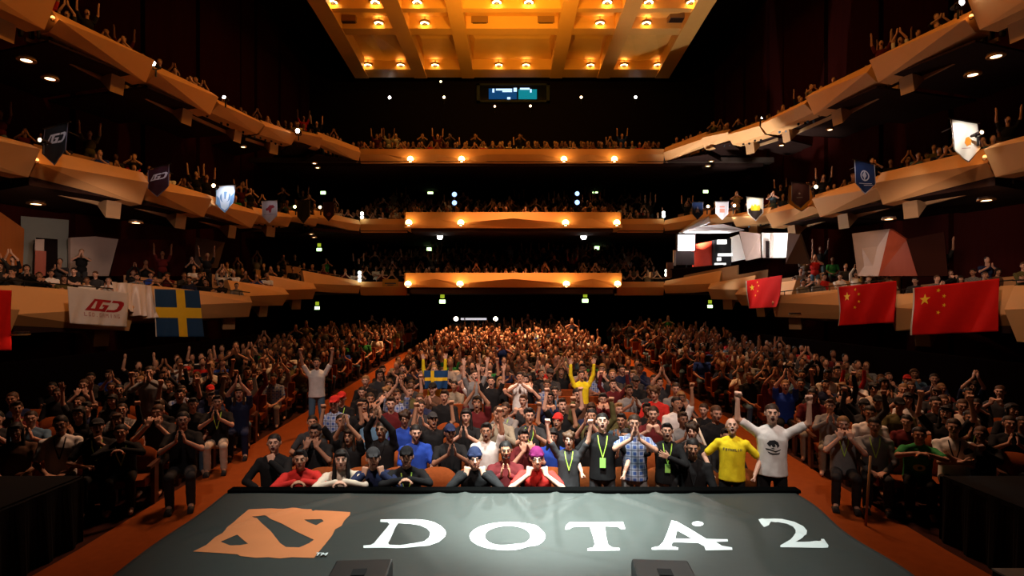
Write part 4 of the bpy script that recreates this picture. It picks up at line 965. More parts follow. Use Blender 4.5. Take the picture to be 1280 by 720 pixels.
# side blocks, first rows
def s_at(px, k, pose, sc, **kw):
    y = 8.3
    for _ in range(6): y = s_row(k, abs(X(px, y)))
    return at(px, y, pose, sc, **kw)
s_at(20, 0, 'sit_lap', 'brown', hair='long', hcol=0, skin=2, label='long-haired person in brown top at the outer end of the front side row', group=None)
s_at(39, 1, 'sit_clap', 'denim', hair='short', hcol=1, skin=0, extra=('glasses',), label='person in pale denim shirt with glasses behind the outer front side seat')
s_at(76, 0, 'sit_lap', 'white', hair='short', hcol=0, skin=2, extra=('glasses', 'darklanyard'), label='person in white t-shirt with dark lanyard and glasses, front side row', scale=1.06)
s_at(122, 0, 'sit_mouth', 'black', hair='short', hat=('cap', 'charcoal'), skin=1, extra=('lanyard',), label='person in dark cap with yellow green lanyard, front side row')
s_at(154, 0, 'sit_lean', 'black', long=1, hair='short', hcol=0, skin=1, extra=('lanyard',), label='person in black jacket next to the empty side seat')
pc = s_at(229, 0, 'sit_clap', 'black', long=0, hair='short', hcol=0, skin=1, trou='charcoal', extra=('glasses',), label='person in black t-shirt clapping in the aisle end side seat', feet=True, scale=1.05)
s_at(272, 2, 'sit_clap', 'black', hair='quiff', hcol=0, skin=1, trou='cream', extra=('lanyard',), label='person in black t-shirt and cream trousers clapping by the aisle', feet=True)
s_at(299, 3, 'sit_overhead', 'navy', hair='long', hcol=1, skin=0, trou='navy', label='person in navy dress clapping high by the aisle', feet=True)
s_at(1054, 0, 'sit_face', 'grey', hair='short', hcol=3, skin=0, extra=('lanyard',), trou='charcoal', label='person in grey t-shirt at the aisle end seat, red flag side', feet=True)
ps = s_at(1093, 0, 'sit_lap', 'grey', long=1, hair='short', hcol=0, skin=1, trou='charcoal', label='person in grey hoodie with a wooden stick, front side row', feet=True, extra=('lanyard',))
pg = s_at(1146, -.15, 'sit_lean', 'green', hair='short', hcol=0, skin=2, label='person in green t-shirt with yellow round print leaning on the barrier')
s_at(1192, -.15, 'sit_cross', 'white', hair='short', hcol=1, skin=1, extra=('darklanyard',), label='person in white t-shirt with dark lanyard, arms folded on the barrier', scale=1.04)
s_at(1212, 1, 'sit_clap', 'black', hair='short', hcol=0, skin=2, extra=('beard', 'lanyard'), label='bearded person with lime lanyard behind the folded arms')
s_at(1203, 2.2, 'sit_lap', 'cream', long=1, hair='short', hcol=2, skin=1, extra=('glasses',), label='person in cream cardigan with glasses behind the bearded one')
s_at(1262, .6, 'sit_clap', 'black', hair='short', hcol=1, skin=1, label='person in black t-shirt clapping at the outer end, red flag side')
sh = [c for c in pg.children if c.name.startswith('shirt')][0]
rp = [(.075*math.cos(2*math.pi*i/20), .27+.06*math.sin(2*math.pi*i/20)) for i in range(20)]; rp2 = [(.03*math.cos(2*math.pi*i/12)+.01, .27+.028*math.sin(2*math.pi*i/12)) for i in range(12)]
on_chest(sh, 'sit_lean', .003, [rp], mat('yellow round print', (.55, .62, .12), .7, vary=0)); on_chest(sh, 'sit_lean', .006, [rp2], mat('dark green print', (.02, .10, .04), .7, vary=0))
# the stick
a = pt(1088, 570, 7.75); b = pt(1082, 637, 7.75); b.z = .02
o = G().cyl(a, b, .016, n=10).build('walking_stick', wood('pale stick wood', (.35, .17, .06), (.42, .22, .08), (8, 8, 1)), smooth=True); tag(o, 'long wooden stick upright before the person in grey hoodie', 'stick')
o = G().cyl(pt(868, 524, 8.6), pt(884, 562, 8.2), .02, n=10).build('thunder_stick', mat('pale stick', (.75, .6, .45), .5, vary=0), smooth=True); tag(o, 'pale stick waved above the row behind the yellow shirt', 'stick')
# standing figures along the aisles and among the rows
y = 12.6; at(396, y, 'stand_fists', 'white', hair='short', hcol=0, skin=1, trou='denim', label='person in white top with arms raised standing in the aisle', feet=True, scale=.97)
o = at(187, 10.9, 'stand_clap', 'grey', long=1, hair='short', hcol=1, skin=0, trou='grey', label='person in pale grey shirt standing tall among the side rows, blue flag side', feet=True)
at(727, 12.0, 'stand_open', 'yellow', long=1, hair='short', hcol=0, skin=1, label='person in long yellow top with arms raised, middle of the centre block', scale=.86, yaw=10)
at(543, 12.8, 'stand_open', 'yellow', long=1, hair='short', hcol=3, skin=0, label='person in yellow sleeves behind the blue and yellow cape', scale=.86)
at(650, 11.6, 'stand_clap', 'white', hair='short', hcol=0, skin=1, label='person in white jersey standing in the middle of the centre block', scale=.88)
at(640-(640-593), 11.8, 'stand_open', 'grey', hair='short', hcol=1, skin=0, label='person in grey top with arms wide behind the front rows', scale=.88, yaw=20)
at(614, 11.2, 'stand_open', 'black', hair='short', hcol=0, skin=1, label='person in black t-shirt with arms wide beside the white jersey', scale=.86)
at(845, 11.3, 'sit_lap', 'grey', hair='short', hcol=1, skin=1, trou='charcoal', label='person in light grey shirt at the aisle edge, red flag side', scale=1.03)
n_named = len(WHO)
# held up cape with a yellow cross
def filled(px, y, rad=.33): return any(abs(w.location.x-px) < rad+(.07 if w.location.z < 0 or 'tand' in w.data.name else 0) and abs(w.location.y-y) < (.5 if 'stand' in w.data.name else .42) for w in WHO)
EMPTYC = {(0, 548), }
random.seed(11)
SC_ = ['black']*17+['charcoal']*8+['navy']*3+['grey']*3+['maroon']*3+['white']*3+['red', 'blue', 'olive', 'cream', 'brown', 'brown', 'denim', 'green', 'plaid blue', 'plaid grey', 'plaid grey', 'khaki', 'olive']
PS = ['sit_lap']*8+['sit_clap']*9+['sit_fists']*3+['sit_open']*1+['sit_one']*2+['sit_overhead']*3+['sit_face']*3+['sit_cross']*2+['sit_phone']*2+['sit_mouth']*2
HS = ['short']*8+['quiff']*3+['curly', 'bob', 'long', 'long']
OVER = {(1, 402): dict(sc='black'), (1, 434): dict(sc='black'), (1, 493): dict(sc='white', extra=('darklanyard',)), (1, 514): dict(sc='blue', pose='sit_lap', extra=('beard',)), (1, 545): dict(sc='plaid grey', pose='sit_one'), (1, 597): dict(sc='white', pose='sit_one'), (1, 653): dict(sc='maroon', pose='sit_face'), (2, 440): dict(sc='black', pose='sit_fists'), (2, 531): dict(sc='black', pose='sit_fists'), (1, 465): dict(sc='black', pose='sit_overhead')}
def spots_floor():
    """every seat of the stalls: row, block, x, y"""
    out = []
    for k in range(32):
        y = c_row(k)
        if y > 33: break
        n = 13 if k < 2 else 14; w = 3.28 if k < 2 else 3.5
        for i in range(n):
            x = -w+2*w*(i+.5)/n+(.27 if k % 2 else 0)*.5; out.append((k, 'c', i, x, y+.25))
    for sgn in (-1, 1):
        for k in range(31):
            for i in range(8):
                ax = 5.72+i*.55+(.12 if k % 2 else 0); y = s_row(k, ax)
                if y < 33.2 and ax < 10.15: out.append((k, 'l' if sgn < 0 else 'r', i, sgn*ax, y))
    return out
FLOOR = spots_floor()
front, back = [], []
for s in FLOOR:
    (front if (s[0] <= 8 if s[1] == 'c' else s[0] <= 7) else back).append(s)
BLK = {'c': 'centre block', 'l': 'block under the blue flag', 'r': 'block under the red flags'}
todo = []
for (k, b, i, x, y) in front:
    if k == 0 and b == 'c': seat(x, y, f'rust plush theatre seat, front row centre block, {ORD[i]} from the blue flag side'); continue
    if k <= 4: seat(x, y, f'rust plush theatre seat, {ORD[k]} row, {BLK[b]}, {ORD[i]} from {"the blue flag side" if b == "c" else "the aisle"}')
    else: simple_seat(x, y, f'rust plush theatre seat, {ORD[k]} row, {BLK[b]}, {ORD[i]} from {"the blue flag side" if b == "c" else "the aisle"}')
    if filled(x, y): continue
    if random.random() < .045: continue
    px = CX+F*x/y; 
    if (k == 0 and b == 'l' and 165 < px < 215) or (k == 0 and b == 'r' and px > 1225): continue
    o = dict(sc=random.choice(SC_), pose=random.choice(PS), extra=())
    if k == 1 and b == 'c': o['pose'] = random.choice([p for p in PS if p.startswith('sit')])
    for (kk, pp), ov in OVER.items():
        if kk == k and b == 'c' and abs(pp-px) < 17 and not ov.get('used'): o.update(ov); ov['used'] = 1
    if random.random() < .14 and not o['extra']: o['extra'] = (random.choice(('glasses', 'glasses', 'beard', 'lanyard', 'badge')),)
    hat = None if random.random() > .10 else (random.choice(('cap', 'cap', 'beanie')), random.choice(('black', 'charcoal', 'red', 'navy', 'grey')))
    hc = random.choice((0, 0, 0, 1, 1, 2, 3)); st = o['pose'].startswith('stand')
    w = person(x+random.uniform(-.04, .04), y+(-.05 if not st else -.1), floor_z(y), o['pose'], o['sc'], long=int(random.random() < .3), hair=random.choice(HS) if not hat else 'short', hcol=hc, skin=random.choice((0, 0, 1, 1, 2, 2, 3)), extra=o['extra'], hat=hat, yaw=random.uniform(-18, 18), scale=random.uniform(.92, 1.05)*(.9 if st else 1), trou=random.choice(('black', 'charcoal', 'denim', 'khaki')))
    cn = 'a '+o['sc'] if False else o['sc']
    hw = f'{hat[0]}-wearing' if hat else HAIRN[hc]
    w['label'] = f'{hw} person in {cn}, {POSES[o["pose"]]["say"].split(" with ")[0]}, {ORD[k]} row, {BLK[b].replace("block under the ", "")}, seat {NUM[i+1]}'
    w['group'] = {'c': 'crowd in the centre block', 'l': 'crowd under the blue flag', 'r': 'crowd under the red flags'}[b]
    if len(w['label'].split()) > 16: w['label'] = f'{hw} person in {cn}, {ORD[k]} row, {BLK[b].replace("block under the ", "")}, seat {NUM[i+1]}'
# ================================================================ people in the side boxes, then the far crowd as one mass
def box_spots(t, rows=((.80, 0.), (1.65, .22), (2.6, .62)), step=.55):
    out = []
    for (A, B, n, k, sgn) in SEGS[t]:
        L = (B-A).length
        for r, (off, up) in enumerate(rows):
            m = int(L/step)
            for i in range(m):
                P = A.lerp(B, (i+.5)/m)-n*(off+.1)
                out.append((t, k, sgn, r, i, P.x, P.y, min(A.z, B.z)*.5+(A.z+(B.z-A.z)*(i+.5)/m)*.5-.74+up))
    return out
BS = {t: box_spots(t) for t in (1, 2, 3)}
UPS = ['sit_lap', 'sit_cross', 'sit_clap', 'sit_face', 'sit_phone', 'sit_lap', 'sit_overhead', 'sit_lap', 'sit_cross', 'sit_clap', 'stand_clap', 'stand_open']
rest_boxes = []
NB = {(1, -1): 'box with the white lettered flag', (2, -1): 'box with the blue and yellow flag', (0, -1): 'box with the cropped red flag', (1, 1): 'box between the two large red flags', (2, 1): 'box beside the smaller red flag', (0, 1): 'box beyond the large red flag'}
random.seed(23)
for t in (1, 2, 3):
    for s in BS[t]:
        (_, k, sgn, r, i, x, y, z) = s
        px = CX+F*x/y
        if t == 1 and 832 < px < 1000 and y > 23: continue      # the studio bay
        if not -40 < px < 1320: continue
        if t == 1 and k in (0, 1, 2) and r < 2 and len(WHO) < 300:
            if random.random() < .22: continue
            c = random.choice(SC_); ps = random.choice(UPS[:7]); hc = random.choice((0, 0, 1, 2))
            w = person(x, y, z, ps, c, long=int(random.random() < .5), hair=random.choice(HS), hcol=hc, skin=random.choice((0, 1, 1, 2)), yaw=random.uniform(-25, 25), scale=random.uniform(.92, 1.03))
            w['label'] = f'{HAIRN[hc]} person in {c}, {"front" if r == 0 else "back"} row, {NB[k, sgn]}, {ORD[i]} along'
            w['group'] = 'people in the lowest side boxes'
        else: rest_boxes.append(s)
print('individual people', len(WHO))
# ---- low detail copies of the same poses, merged
LOW = {}
lowmats = SKIN+HAIRM+[cloth(c) for c in PAL]+[M_mouth]
MI = {m.name: i for i, m in enumerate(lowmats)}
def low(pose):
    p = POSES[pose]; T, o = pose_frame(p); parts = []
    k = (8, 5)
    g = G(); HMm = head_matrix(p); H = np.array(HMm)[:3, :3]; c = np.array(HMm)[:3, 3]
    g.ell(c+H@np.array((0, .0, .0)), (.074, .09, .115), H, k=k); g.rc(o+T@np.array((0, .01, .50)), c, .055, .05, k=(8, 5)); g.rc(c+H@np.array((0, -.09, .01)), c+H@np.array((0, -.10, -.02)), .010, .014, k=(8, 5))
    for s, S, E, W, fd, pm, curl in arms(p):
        g.rc(S+(E-S)*.6, E, .045, .040, k=k); g.rc(E, W, .041, .028, k=k); d = np.array(Vector(fd).normalized())
        g.rc(W+d*.02, W+d*(.07 if curl > .5 else .12), .038, .030 if curl > .5 else .022, k=k)
    parts.append(('skin', g))
    if p.get('mouth'):
        g = G(); g.ell(c+H@np.array((0, -.085, -.055)), (.026, .014, .026), H, k=k); parts.append(('mouth', g))
    g = G(); g.ell(c+H@np.array((0, .024, .038)), (.083, .092, .096), H, k=k); parts.append(('hair', g))
    g = G(); g.ell(o+T@np.array((0, 0, .10)), (.17, .12, .16), T, k=k); g.ell(o+T@np.array((0, 0, .34)), (.185, .12, .20), T, k=k)
    for s, S, E, W, *_ in arms(p): g.rc(o+T@np.array((s*.08, .01, .46)), S, .075, .066, k=k); g.rc(S, S+(E-S)*.7, .064, .055, k=k)
    parts.append(('shirt', g))
    g = G()
    for L in legs(p): g.rc(L[0], L[1], .095, .07, k=k); g.rc(L[1], L[2], .065, .05, k=k)
    parts.append(('trousers', g))
    return [(n, np.vstack(q.v), q.f) for n, q in parts]
V, Fc, Mi = [], [], []; nv = 0
def put(x, y, z, pose, yaw=0, sc=None, scale=1.):
    global nv
    if pose not in LOW: LOW[pose] = low(pose)
    a = -math.atan2(x, y)*.8+R(yaw); ca, sa = math.cos(a), math.sin(a); sx = scale
    sk = random.choice((0, 0, 1, 1, 2, 3)); hr = random.choice((0, 0, 0, 1, 2, 3)); c = sc or random.choice([s for s in SC_ if s in PAL]); tr = random.choice(('black', 'charcoal', 'denim'))
    for n, v, f in LOW[pose]:
        w = np.empty_like(v); w[:, 0] = (v[:, 0]*ca-v[:, 1]*sa)*sx+x; w[:, 1] = (v[:, 0]*sa+v[:, 1]*ca)*sx+y; w[:, 2] = v[:, 2]*sx+z
        mi = sk if n == 'skin' else 4+hr if n == 'hair' else MI['open mouth'] if n == 'mouth' else MI[c+' cloth'] if n == 'shirt' else MI[tr+' cloth']
        V.append(w); Fc.extend(tuple(i+nv for i in q) for q in f); Mi.extend([mi]*len(f)); nv += len(v)
PF = ['sit_lap']*12+['sit_clap']*10+['sit_fists']*1+['sit_open']*1+['sit_one']*2+['sit_overhead']*3+['sit_face']*3+['sit_phone']*2+['sit_mouth']*2+['stand_clap']
random.seed(5)
BACKSET = set(back)
for (k, b, i, x, y) in back:
    if random.random() < .05 or filled(x, y): continue
    if y > 30.5 and abs(x) > 8.6 or (y > 31.2 and -4.4 < x < .3): continue
    put(x+random.uniform(-.06, .06), y+random.uniform(-.06, .06), floor_z(y), random.choice(PF), random.uniform(-20, 20), scale=random.uniform(.93, 1.05))
for (t, k, sgn, r, i, x, y, z) in rest_boxes:
    if random.random() < (.3 if t == 1 else .18): continue
    put(x, y, z, random.choice(UPS), random.uniform(-20, 20), scale=random.uniform(.93, 1.05))
for t, hw in ((3, 8.6), (2, 8.6), (1, 8.6)):
    for r in range(7 if t < 3 else 3):
        y = 30.5+.85*r
        for i in range(int(2*hw/.5)):
            x = -hw+.5*i+random.uniform(-.08, .08)
            if random.random() < .1: continue
            put(x, y, REARZ[t]-.85+r*.28+(.06 if t == 3 else -.05), random.choice(UPS if r else ['sit_lap', 'sit_clap', 'sit_face', 'sit_one', 'sit_cross', 'sit_phone']), random.uniform(-15, 15))
    if t < 3:
        for i in range(20):
            if random.random() < .85: put(-4.9+.51*i, 28.75, REARZ[t]-.9, random.choice(UPS[:7]), random.uniform(-15, 15)); put(-4.9+.51*i, 29.55, REARZ[t]-.82, random.choice(UPS[:7]), random.uniform(-15, 15))
me = bpy.data.meshes.new('crowd'); me.from_pydata(np.vstack(V).tolist(), [], Fc)
for m in lowmats: me.materials.append(m)
me.polygons.foreach_set('material_index', Mi); me.polygons.foreach_set('use_smooth', [True]*len(Fc))
crowd = link('crowd', me); tag(crowd, 'dense crowd filling the far stalls, the side boxes and rear balconies', 'crowd', kind='stuff')
# seats behind, one mass
g = G()
for (k, b, i, x, y) in FLOOR:
    if (k, b, i, x, y) in BACKSET: z = floor_z(y); g.box((x-.24, y+.2, z+.38), (x+.24, y+.3, z+.84)); g.box((x-.24, y-.24, z+.34), (x+.24, y+.2, z+.44))
tag(g.build('seating', M_seat), 'rows of rust plush seats under the far crowd', 'seating', kind='stuff')
# ================================================================ flags and pennants
def face_depth(t, px, off=.35):
    """distance at which the column px meets the front of tier t (plan), minus a little"""
    best = None; u = (px-CX)/F
    for (A, B, n, k, sgn) in SEGS[t]:
        # (A + s(B-A)).x = u * y
        dx, dy = B.x-A.x, B.y-A.y; den = dx-u*dy
        if abs(den) < 1e-6: continue
        s = (u*A.y-A.x)/den
        if -.03 <= s <= 1.03:
            y = A.y+s*dy; best = y if best is None else min(best, y)
    return (best if best else 20)-off
class Cloth:
    """cloth hung from a top edge, four corners tl, tr, br, bl; low(u) trims the bottom edge"""
    def __init__(s, name, corners, m, low=None, wave=.03, nw=3, nx=40, ny=30, label=None, cat='flag', group=None, sag=0, seed=0, thick=.006):
        s.c = [Vector(c) for c in corners]; s.low = low or (lambda u: 1); s.wave = wave; s.nw = nw; s.seed = seed; s.sag = sag
        s.n = (s.c[1]-s.c[0]).cross(s.c[3]-s.c[0]).normalized()
        if s.n.y > 0: s.n = -s.n
        v = [s.at(i/nx, j/ny*s.low(i/nx)) for j in range(ny+1) for i in range(nx+1)]
        f = [(j*(nx+1)+i, j*(nx+1)+i+1, (j+1)*(nx+1)+i+1, (j+1)*(nx+1)+i) for j in range(ny) for i in range(nx)]
        s.o = G().add(v, f).build(name, m, smooth=True)
        q = s.o.modifiers.new('thickness', 'SOLIDIFY'); q.thickness = thick; q.offset = 0
        tag(s.o, label, cat, group)
    def at(s, u, v, off=0):
        a, b, c, d = s.c; P = a*(1-u)*(1-v)+b*u*(1-v)+c*u*v+d*(1-u)*v
        w = s.wave*(.25+v)*(math.sin(u*s.nw*2*math.pi+s.seed+v*2.2)+.5*math.sin(u*s.nw*4.3*math.pi+v*5+s.seed*2))
        P = P+s.n*(w+off); P.z -= s.sag*math.sin(math.pi*u)*(1-v)
        return P
    def decal(s, polys, m, name='print', off=.01, step=.04):
        for L in (polys if isinstance(polys[0][0][0], (tuple, list)) else [polys]):
            pass
        us = [p[0] for L in polys for p in L]; vs = [p[1] for L in polys for p in L]
        vv, ff = inpoly_split(polys, np.arange(min(us)+step/2, max(us), step), np.arange(min(vs)+step/2, max(vs), step))
        o = G().add([s.at(x, y, off) for x, y in vv], ff).build(name, m, s.o); return o
    def many(s, lst, m, name='print', off=.01, step=.05):
        g = G()
        for polys in lst:
            us = [p[0] for L in polys for p in L]; vs = [p[1] for L in polys for p in L]
            vv, ff = inpoly_split(polys, np.arange(min(us)+step/2, max(us), step), np.arange(min(vs)+step/2, max(vs), step))
            g.add([s.at(x, y, off) for x, y in vv], ff)
        return g.build(name, m, s.o)
def quadpx(t, pts, off=.35):
    out = []
    ds = [face_depth(t, p[0], off) for p in pts[:2]]
    for i, p in enumerate(pts): out.append(pt(p[0], p[1], ds[0] if i in (0, 3) else ds[1]))
    return out
def rect(x0, y0, x1, y1): return [(x0, y0), (x1, y0), (x1, y1), (x0, y1)]
def ell(cx, cy, rx_, ry_, n=20, a0=0, a1=360): return [(cx+rx_*math.cos(R(a0+(a1-a0)*i/n)), cy+ry_*math.sin(R(a0+(a1-a0)*i/n))) for i in range(n+(a1-a0 != 360))]
def star(cx, cy, r, asp, rot=0):
    return [(cx+(r if i % 2 == 0 else r*.4)*math.sin(R(i*36+rot)), cy-asp*(r if i % 2 == 0 else r*.4)*math.cos(R(i*36+rot))) for i in range(10)]
def slant(L, k, c=.5): return [(x+(c-y)*k, y) for x, y in L]
def lgd(x0, y0, w, h, k=.0):
    """slanted L G D letter marks inside a box"""
    def q(L): return [(x0+w*(x+(1-y)*k), y0+h*y) for x, y in L]
    out = [[q([(.02, 1), (.14, 0), (.26, 0), (.24, .18), (.20, .18), (.14, .80), (.36, .80), (.36, 1)])],
           [q([(.24, .0), (.62, .0), (.62, .2), (.40, .2), (.36, .78), (.46, .78), (.50, .58), (.43, .58), (.43, .42), (.62, .42), (.58, 1), (.26, 1)])],
           [q([(.66, .0), (.88, .0), (.97, .1), (1.0, .3), (.97, .75), (.90, .93), (.80, 1), (.60, 1), (.62, .80), (.78, .80), (.84, .68), (.87, .34), (.82, .2), (.65, .2)])]]
    return out
def textbits(s, x0, y0, w, h, gap=.25):
    out = []; n = len(s); cw = w/n
    X2 = dict(LT); X2['G'] = [(0, 0, .25, 1), (.25, .8, .9, 1), (.25, 0, .9, .2), (.65, .2, .9, .5), (.45, .38, .65, .52)]; X2['D'] = [(0, 0, .25, 1), (.25, .8, .75, 1), (.25, 0, .75, .2), (.68, .15, .92, .85)]; X2['M'] = [(0, 0, .2, 1), (.75, 0, .95, 1), (.2, .55, .45, .85), (.45, .55, .75, .85)]; X2['.'] = [(.3, 0, .55, .2)]
    for i, ch in enumerate(s):
        for (a, b, c, d) in X2.get(ch, []): out.append([rect(x0+cw*(i+a*(1-gap)), y0+h*(1-d), x0+cw*(i+c*(1-gap)), y0+h*(1-b))])
    return out
F_wh = mat('white flag cloth', (.72, .68, .68), .75, .2, vary=.06); F_red = mat('red flag cloth', (.62, .012, .010), .85, .08, vary=.08); F_yel = mat('yellow flag print', (.85, .55, .02), .7, vary=.05)
F_blue = mat('blue flag cloth', (.012, .055, .16), .7, .2, vary=.08); F_lr = mat('dark red flag print', (.38, .012, .02), .7, vary=0); F_lp = mat('faded red flag print', (.5, .28, .28), .7, vary=0)
F_hem = mat('white flag hem', (.6, .55, .5), .7, vary=0)
# large flags on the lowest tier
fl = Cloth('lettered_flag', quadpx(1, ((84, 358), (160, 366), (160, 409), (87, 404)), .75), F_wh, wave=.035, nw=2.2, label='white flag with dark red lettering hanging from the lowest box', seed=1)
fl.many(lgd(.24, .27, .62, .34, .14), F_lr, 'lettering'); fl.many(textbits('LGD.GAMING', .24, .66, .62, .11), F_lp, 'lettering')
Cloth('crumpled_cloth', quadpx(1, ((139, 352), (189, 357), (194, 398), (150, 394)), .25), mat('crumpled white cloth', (.78, .70, .70), .35, .6, vary=.05, scale=3), wave=.12, nw=2.6, nx=60, ny=40, low=lambda u: .55+.45*math.sin(min(1, .25+u)*1.57), label='crumpled white cloth hanging beside the lettered flag', cat='cloth', seed=2)
fl = Cloth('cross_flag', quadpx(1, ((192, 361), (249, 363), (255, 421), (195, 421))), F_blue, wave=.03, nw=1.5, label='blue flag with a yellow cross hanging from the lowest box', seed=3)
fl.decal([rect(.005, .38, .995, .60)], F_yel, 'cross_bar'); fl.decal([rect(.47, .003, .66, .997)], F_yel, 'cross_bar', off=.014)
fl.decal([rect(0, 0, .02, 1)], F_hem, 'hem', off=.012)
fl = Cloth('red_flag', quadpx(1, ((-70, 360), (15, 363), (14, 438), (-70, 440))), F_red, wave=.03, nw=2, label='plain red flag edge hanging beyond the box at the frame side', seed=4)
for c, lab, wv in ((((933, 351), (978, 344), (970, 384), (934, 386)), 'small red flag with yellow stars beside the white panel box', .05), (((1047, 359), (1120, 351), (1119, 403), (1049, 407)), 'medium red flag with yellow stars on the lowest box', .075), (((1141, 360), (1249, 348), (1249, 414), (1141, 419)), 'large red flag with yellow stars nearest the stage', .085)):
    fl = Cloth('star_flag', quadpx(1, c), F_red, wave=wv, nw=1.1, label=lab, group=None, seed=c[0][0]*.01, nx=50)
    a = 1.62
    fl.decal([star(.165, .27, .075, a)], F_yel, 'large_star')
    for (sx_, sy_) in ((.33, .11), (.395, .235), (.395, .42), (.325, .56)): fl.decal([star(sx_, sy_, .027, a, 15)], F_yel, 'small_star')
    fl.decal([rect(-.005, 0, .018, 1)], F_hem, 'hem', off=.012)
# shield pennants on the middle tier
def shield(u): return .66+.34*(1-abs(u-.5)*2)
def pennant(px, py0, py1, w, m, hem, lab, tilt=0, emb=None, t=2, bot=None, d=None, top=None):
    x0, x1 = px-w/2, px+w/2
    dd = d or face_depth(t, px, .75)
    dy = tilt
    tl, tr, br, bl = (top[0], top[1]) + (None, None) if top else ((x0, py0+dy), (x1, py0-dy), None, None)
    br = (x1, py1-dy); bl = (x0, py1+dy)
    if bot: bl, br = bot
    fl = Cloth('pennant', [pt(*q, dd) for q in (tl, tr, br, bl)], m, low=shield, wave=.02, nw=1, nx=24, ny=20, label=lab, cat='pennant', seed=px)
    fl.decal([[(0, .0), (.035, .0), (.035, .68), (.5, .97), (.965, .68), (.965, .0), (1, 0), (1, .66), (.5, 1.0), (0, .66)]], hem, 'hem', off=.012)
    g = G(); g.cyl(fl.at(0, 0)+Vector((-.05, 0, .02)), fl.at(1, 0)+Vector((.05, 0, .02)), .018); g.cyl(fl.at(.5, 0), fl.at(.5, 0)+Vector((0, .8, -.05)), .015); g.build('rod', M_metal, fl.o)
    if emb: emb(fl)
    return fl
F_bk = mat('black pennant cloth', (.012, .014, .018), .8, vary=.1); F_mar = mat('maroon pennant cloth', (.035, .008, .016), .8, vary=.1); F_nav = mat('navy pennant cloth', (.012, .03, .10), .8, vary=.1)
F_gr = mat('grey pennant cloth', (.34, .32, .34), .8, vary=.08); F_bw = mat('pale blue pennant cloth', (.75, .80, .88), .8, vary=.05); F_bl2 = mat('pennant blue print', (.16, .30, .5), .8, vary=0); F_sil = mat('silver pennant print', (.55, .55, .6), .6, vary=0); F_dsil = mat('dim hem', (.18, .16, .22), .8, vary=0)
pennant(69, 158, 209, 33, F_bk, F_dsil, 'black pennant with grey slanted lettering', 4, lambda f: f.many(lgd(.10, .20, .78, .24, .1), F_sil, 'lettering'), top=((56, 162), (86, 153)), bot=((52, 208), (82, 205)))
pennant(198.5, 210, 247, 28, F_mar, F_dsil, 'maroon pennant with pale slanted lettering', 3, lambda f: f.many(lgd(.08, .22, .80, .20, .1), F_sil, 'lettering'), top=((185, 213), (212, 205)), bot=((184, 247), (210, 246)))
def e_blue(f):
    f.many([[[(.05, .35), (.2, .45), (.3, .8), (.5, .9), (.7, .8), (.8, .4), (.95, .3), (.95, .66), (.5, .98), (.05, .66)]], [ell(.5, .42, .28, .2)]], F_bl2, 'emblem'); f.many([[[(.3, .25), (.42, .2), (.47, .5), (.53, .5), (.6, .2), (.7, .25), (.66, .55), (.55, .64), (.45, .64), (.34, .55)]], [rect(.35, .72, .65, .77)]], F_bw, 'emblem', off=.016)
pennant(282, 232, 267, 25, F_bw, F_bl2, 'glowing white and blue pennant with a winged emblem', 1, e_blue, top=((270, 233), (295, 231)), bot=((270, 267), (291, 265)))
def e_dragon(f): f.many([[[(.25, .35), (.4, .3), (.5, .2), (.75, .2), (.85, .3), (.65, .35), (.6, .5), (.5, .55), (.45, .42), (.3, .45)]]], mat('dark red emblem', (.2, .02, .03), .8, vary=0), 'emblem'); f.many([[rect(.1, .6, .9, .62)]], F_dsil, 'stripe')
pennant(337, 251, 279, 19, F_gr, F_sil, 'grey pennant with a small dark red creature emblem', .5, e_dragon)
pennant(379.5, 251, 280, 16, F_bk, F_dsil, 'plain small black pennant between the clip lights', .5)
pennant(411, 253, 277, 14, F_mar, F_dsil, 'small maroon pennant with a faint round emblem, rearmost', .5, lambda f: f.many([[ell(.5, .62, .2, .1)]], mat('faint red emblem', (.2, .06, .05), .8, vary=0), 'emblem'))
pennant(872, 253, 275, 14, F_nav, F_dsil, 'small navy pennant with a pale figure emblem', 0, lambda f: f.many([[[(.5, .2), (.6, .4), (.7, .6), (.5, .55), (.3, .6), (.4, .4)]]], F_dsil, 'emblem'))
pennant(902.5, 252, 275, 16, F_gr, F_sil, 'small grey pennant with a faded red square emblem', 0, lambda f: f.many([[rect(.3, .25, .7, .32)], [rect(.3, .4, .7, .6)]], mat('faded red emblem', (.45, .14, .10), .8, vary=0), 'emblem'))
def e_gold(f): f.many([[[(.06, .5), (.3, .4), (.5, .45), (.7, .4), (.94, .5), (.94, .64), (.5, .95), (.06, .64)]]], mat('black pennant print', (.03, .02, .02), .8, vary=0), 'emblem'); f.many([[[(.2, .45), (.3, .3), (.4, .38), (.5, .26), (.6, .38), (.75, .3), (.82, .45), (.75, .55), (.25, .55)]]], F_yel, 'emblem', off=.016)
pennant(944, 247, 277, 22, mat('cream pennant cloth', (.8, .72, .6), .8, vary=.03), F_sil, 'cream pennant with a gold and black emblem', 0, e_gold, top=((933, 246), (954, 248)), bot=((935, 277), (954, 276)))
pennant(1000, 230, 266, 29, mat('yellow pennant cloth', (.75, .42, .05), .8, vary=.05), F_dsil, 'yellow cloth pennant tucked behind the maroon one', 0, None, d=face_depth(2, 1000, .55), top=((986, 232), (1013, 230)), bot=((984, 265), (1020, 264)))
pennant(1001, 228, 262, 23, F_mar, F_dsil, 'maroon pennant with a small crest in front of the yellow cloth', 0, lambda f: f.many([[ell(.45, .4, .05, .04)], [rect(.3, .55, .6, .57)]], F_dsil, 'emblem'), d=face_depth(2, 1000, .95), top=((989, 228), (1012, 231)), bot=((989, 262), (1012, 259)))
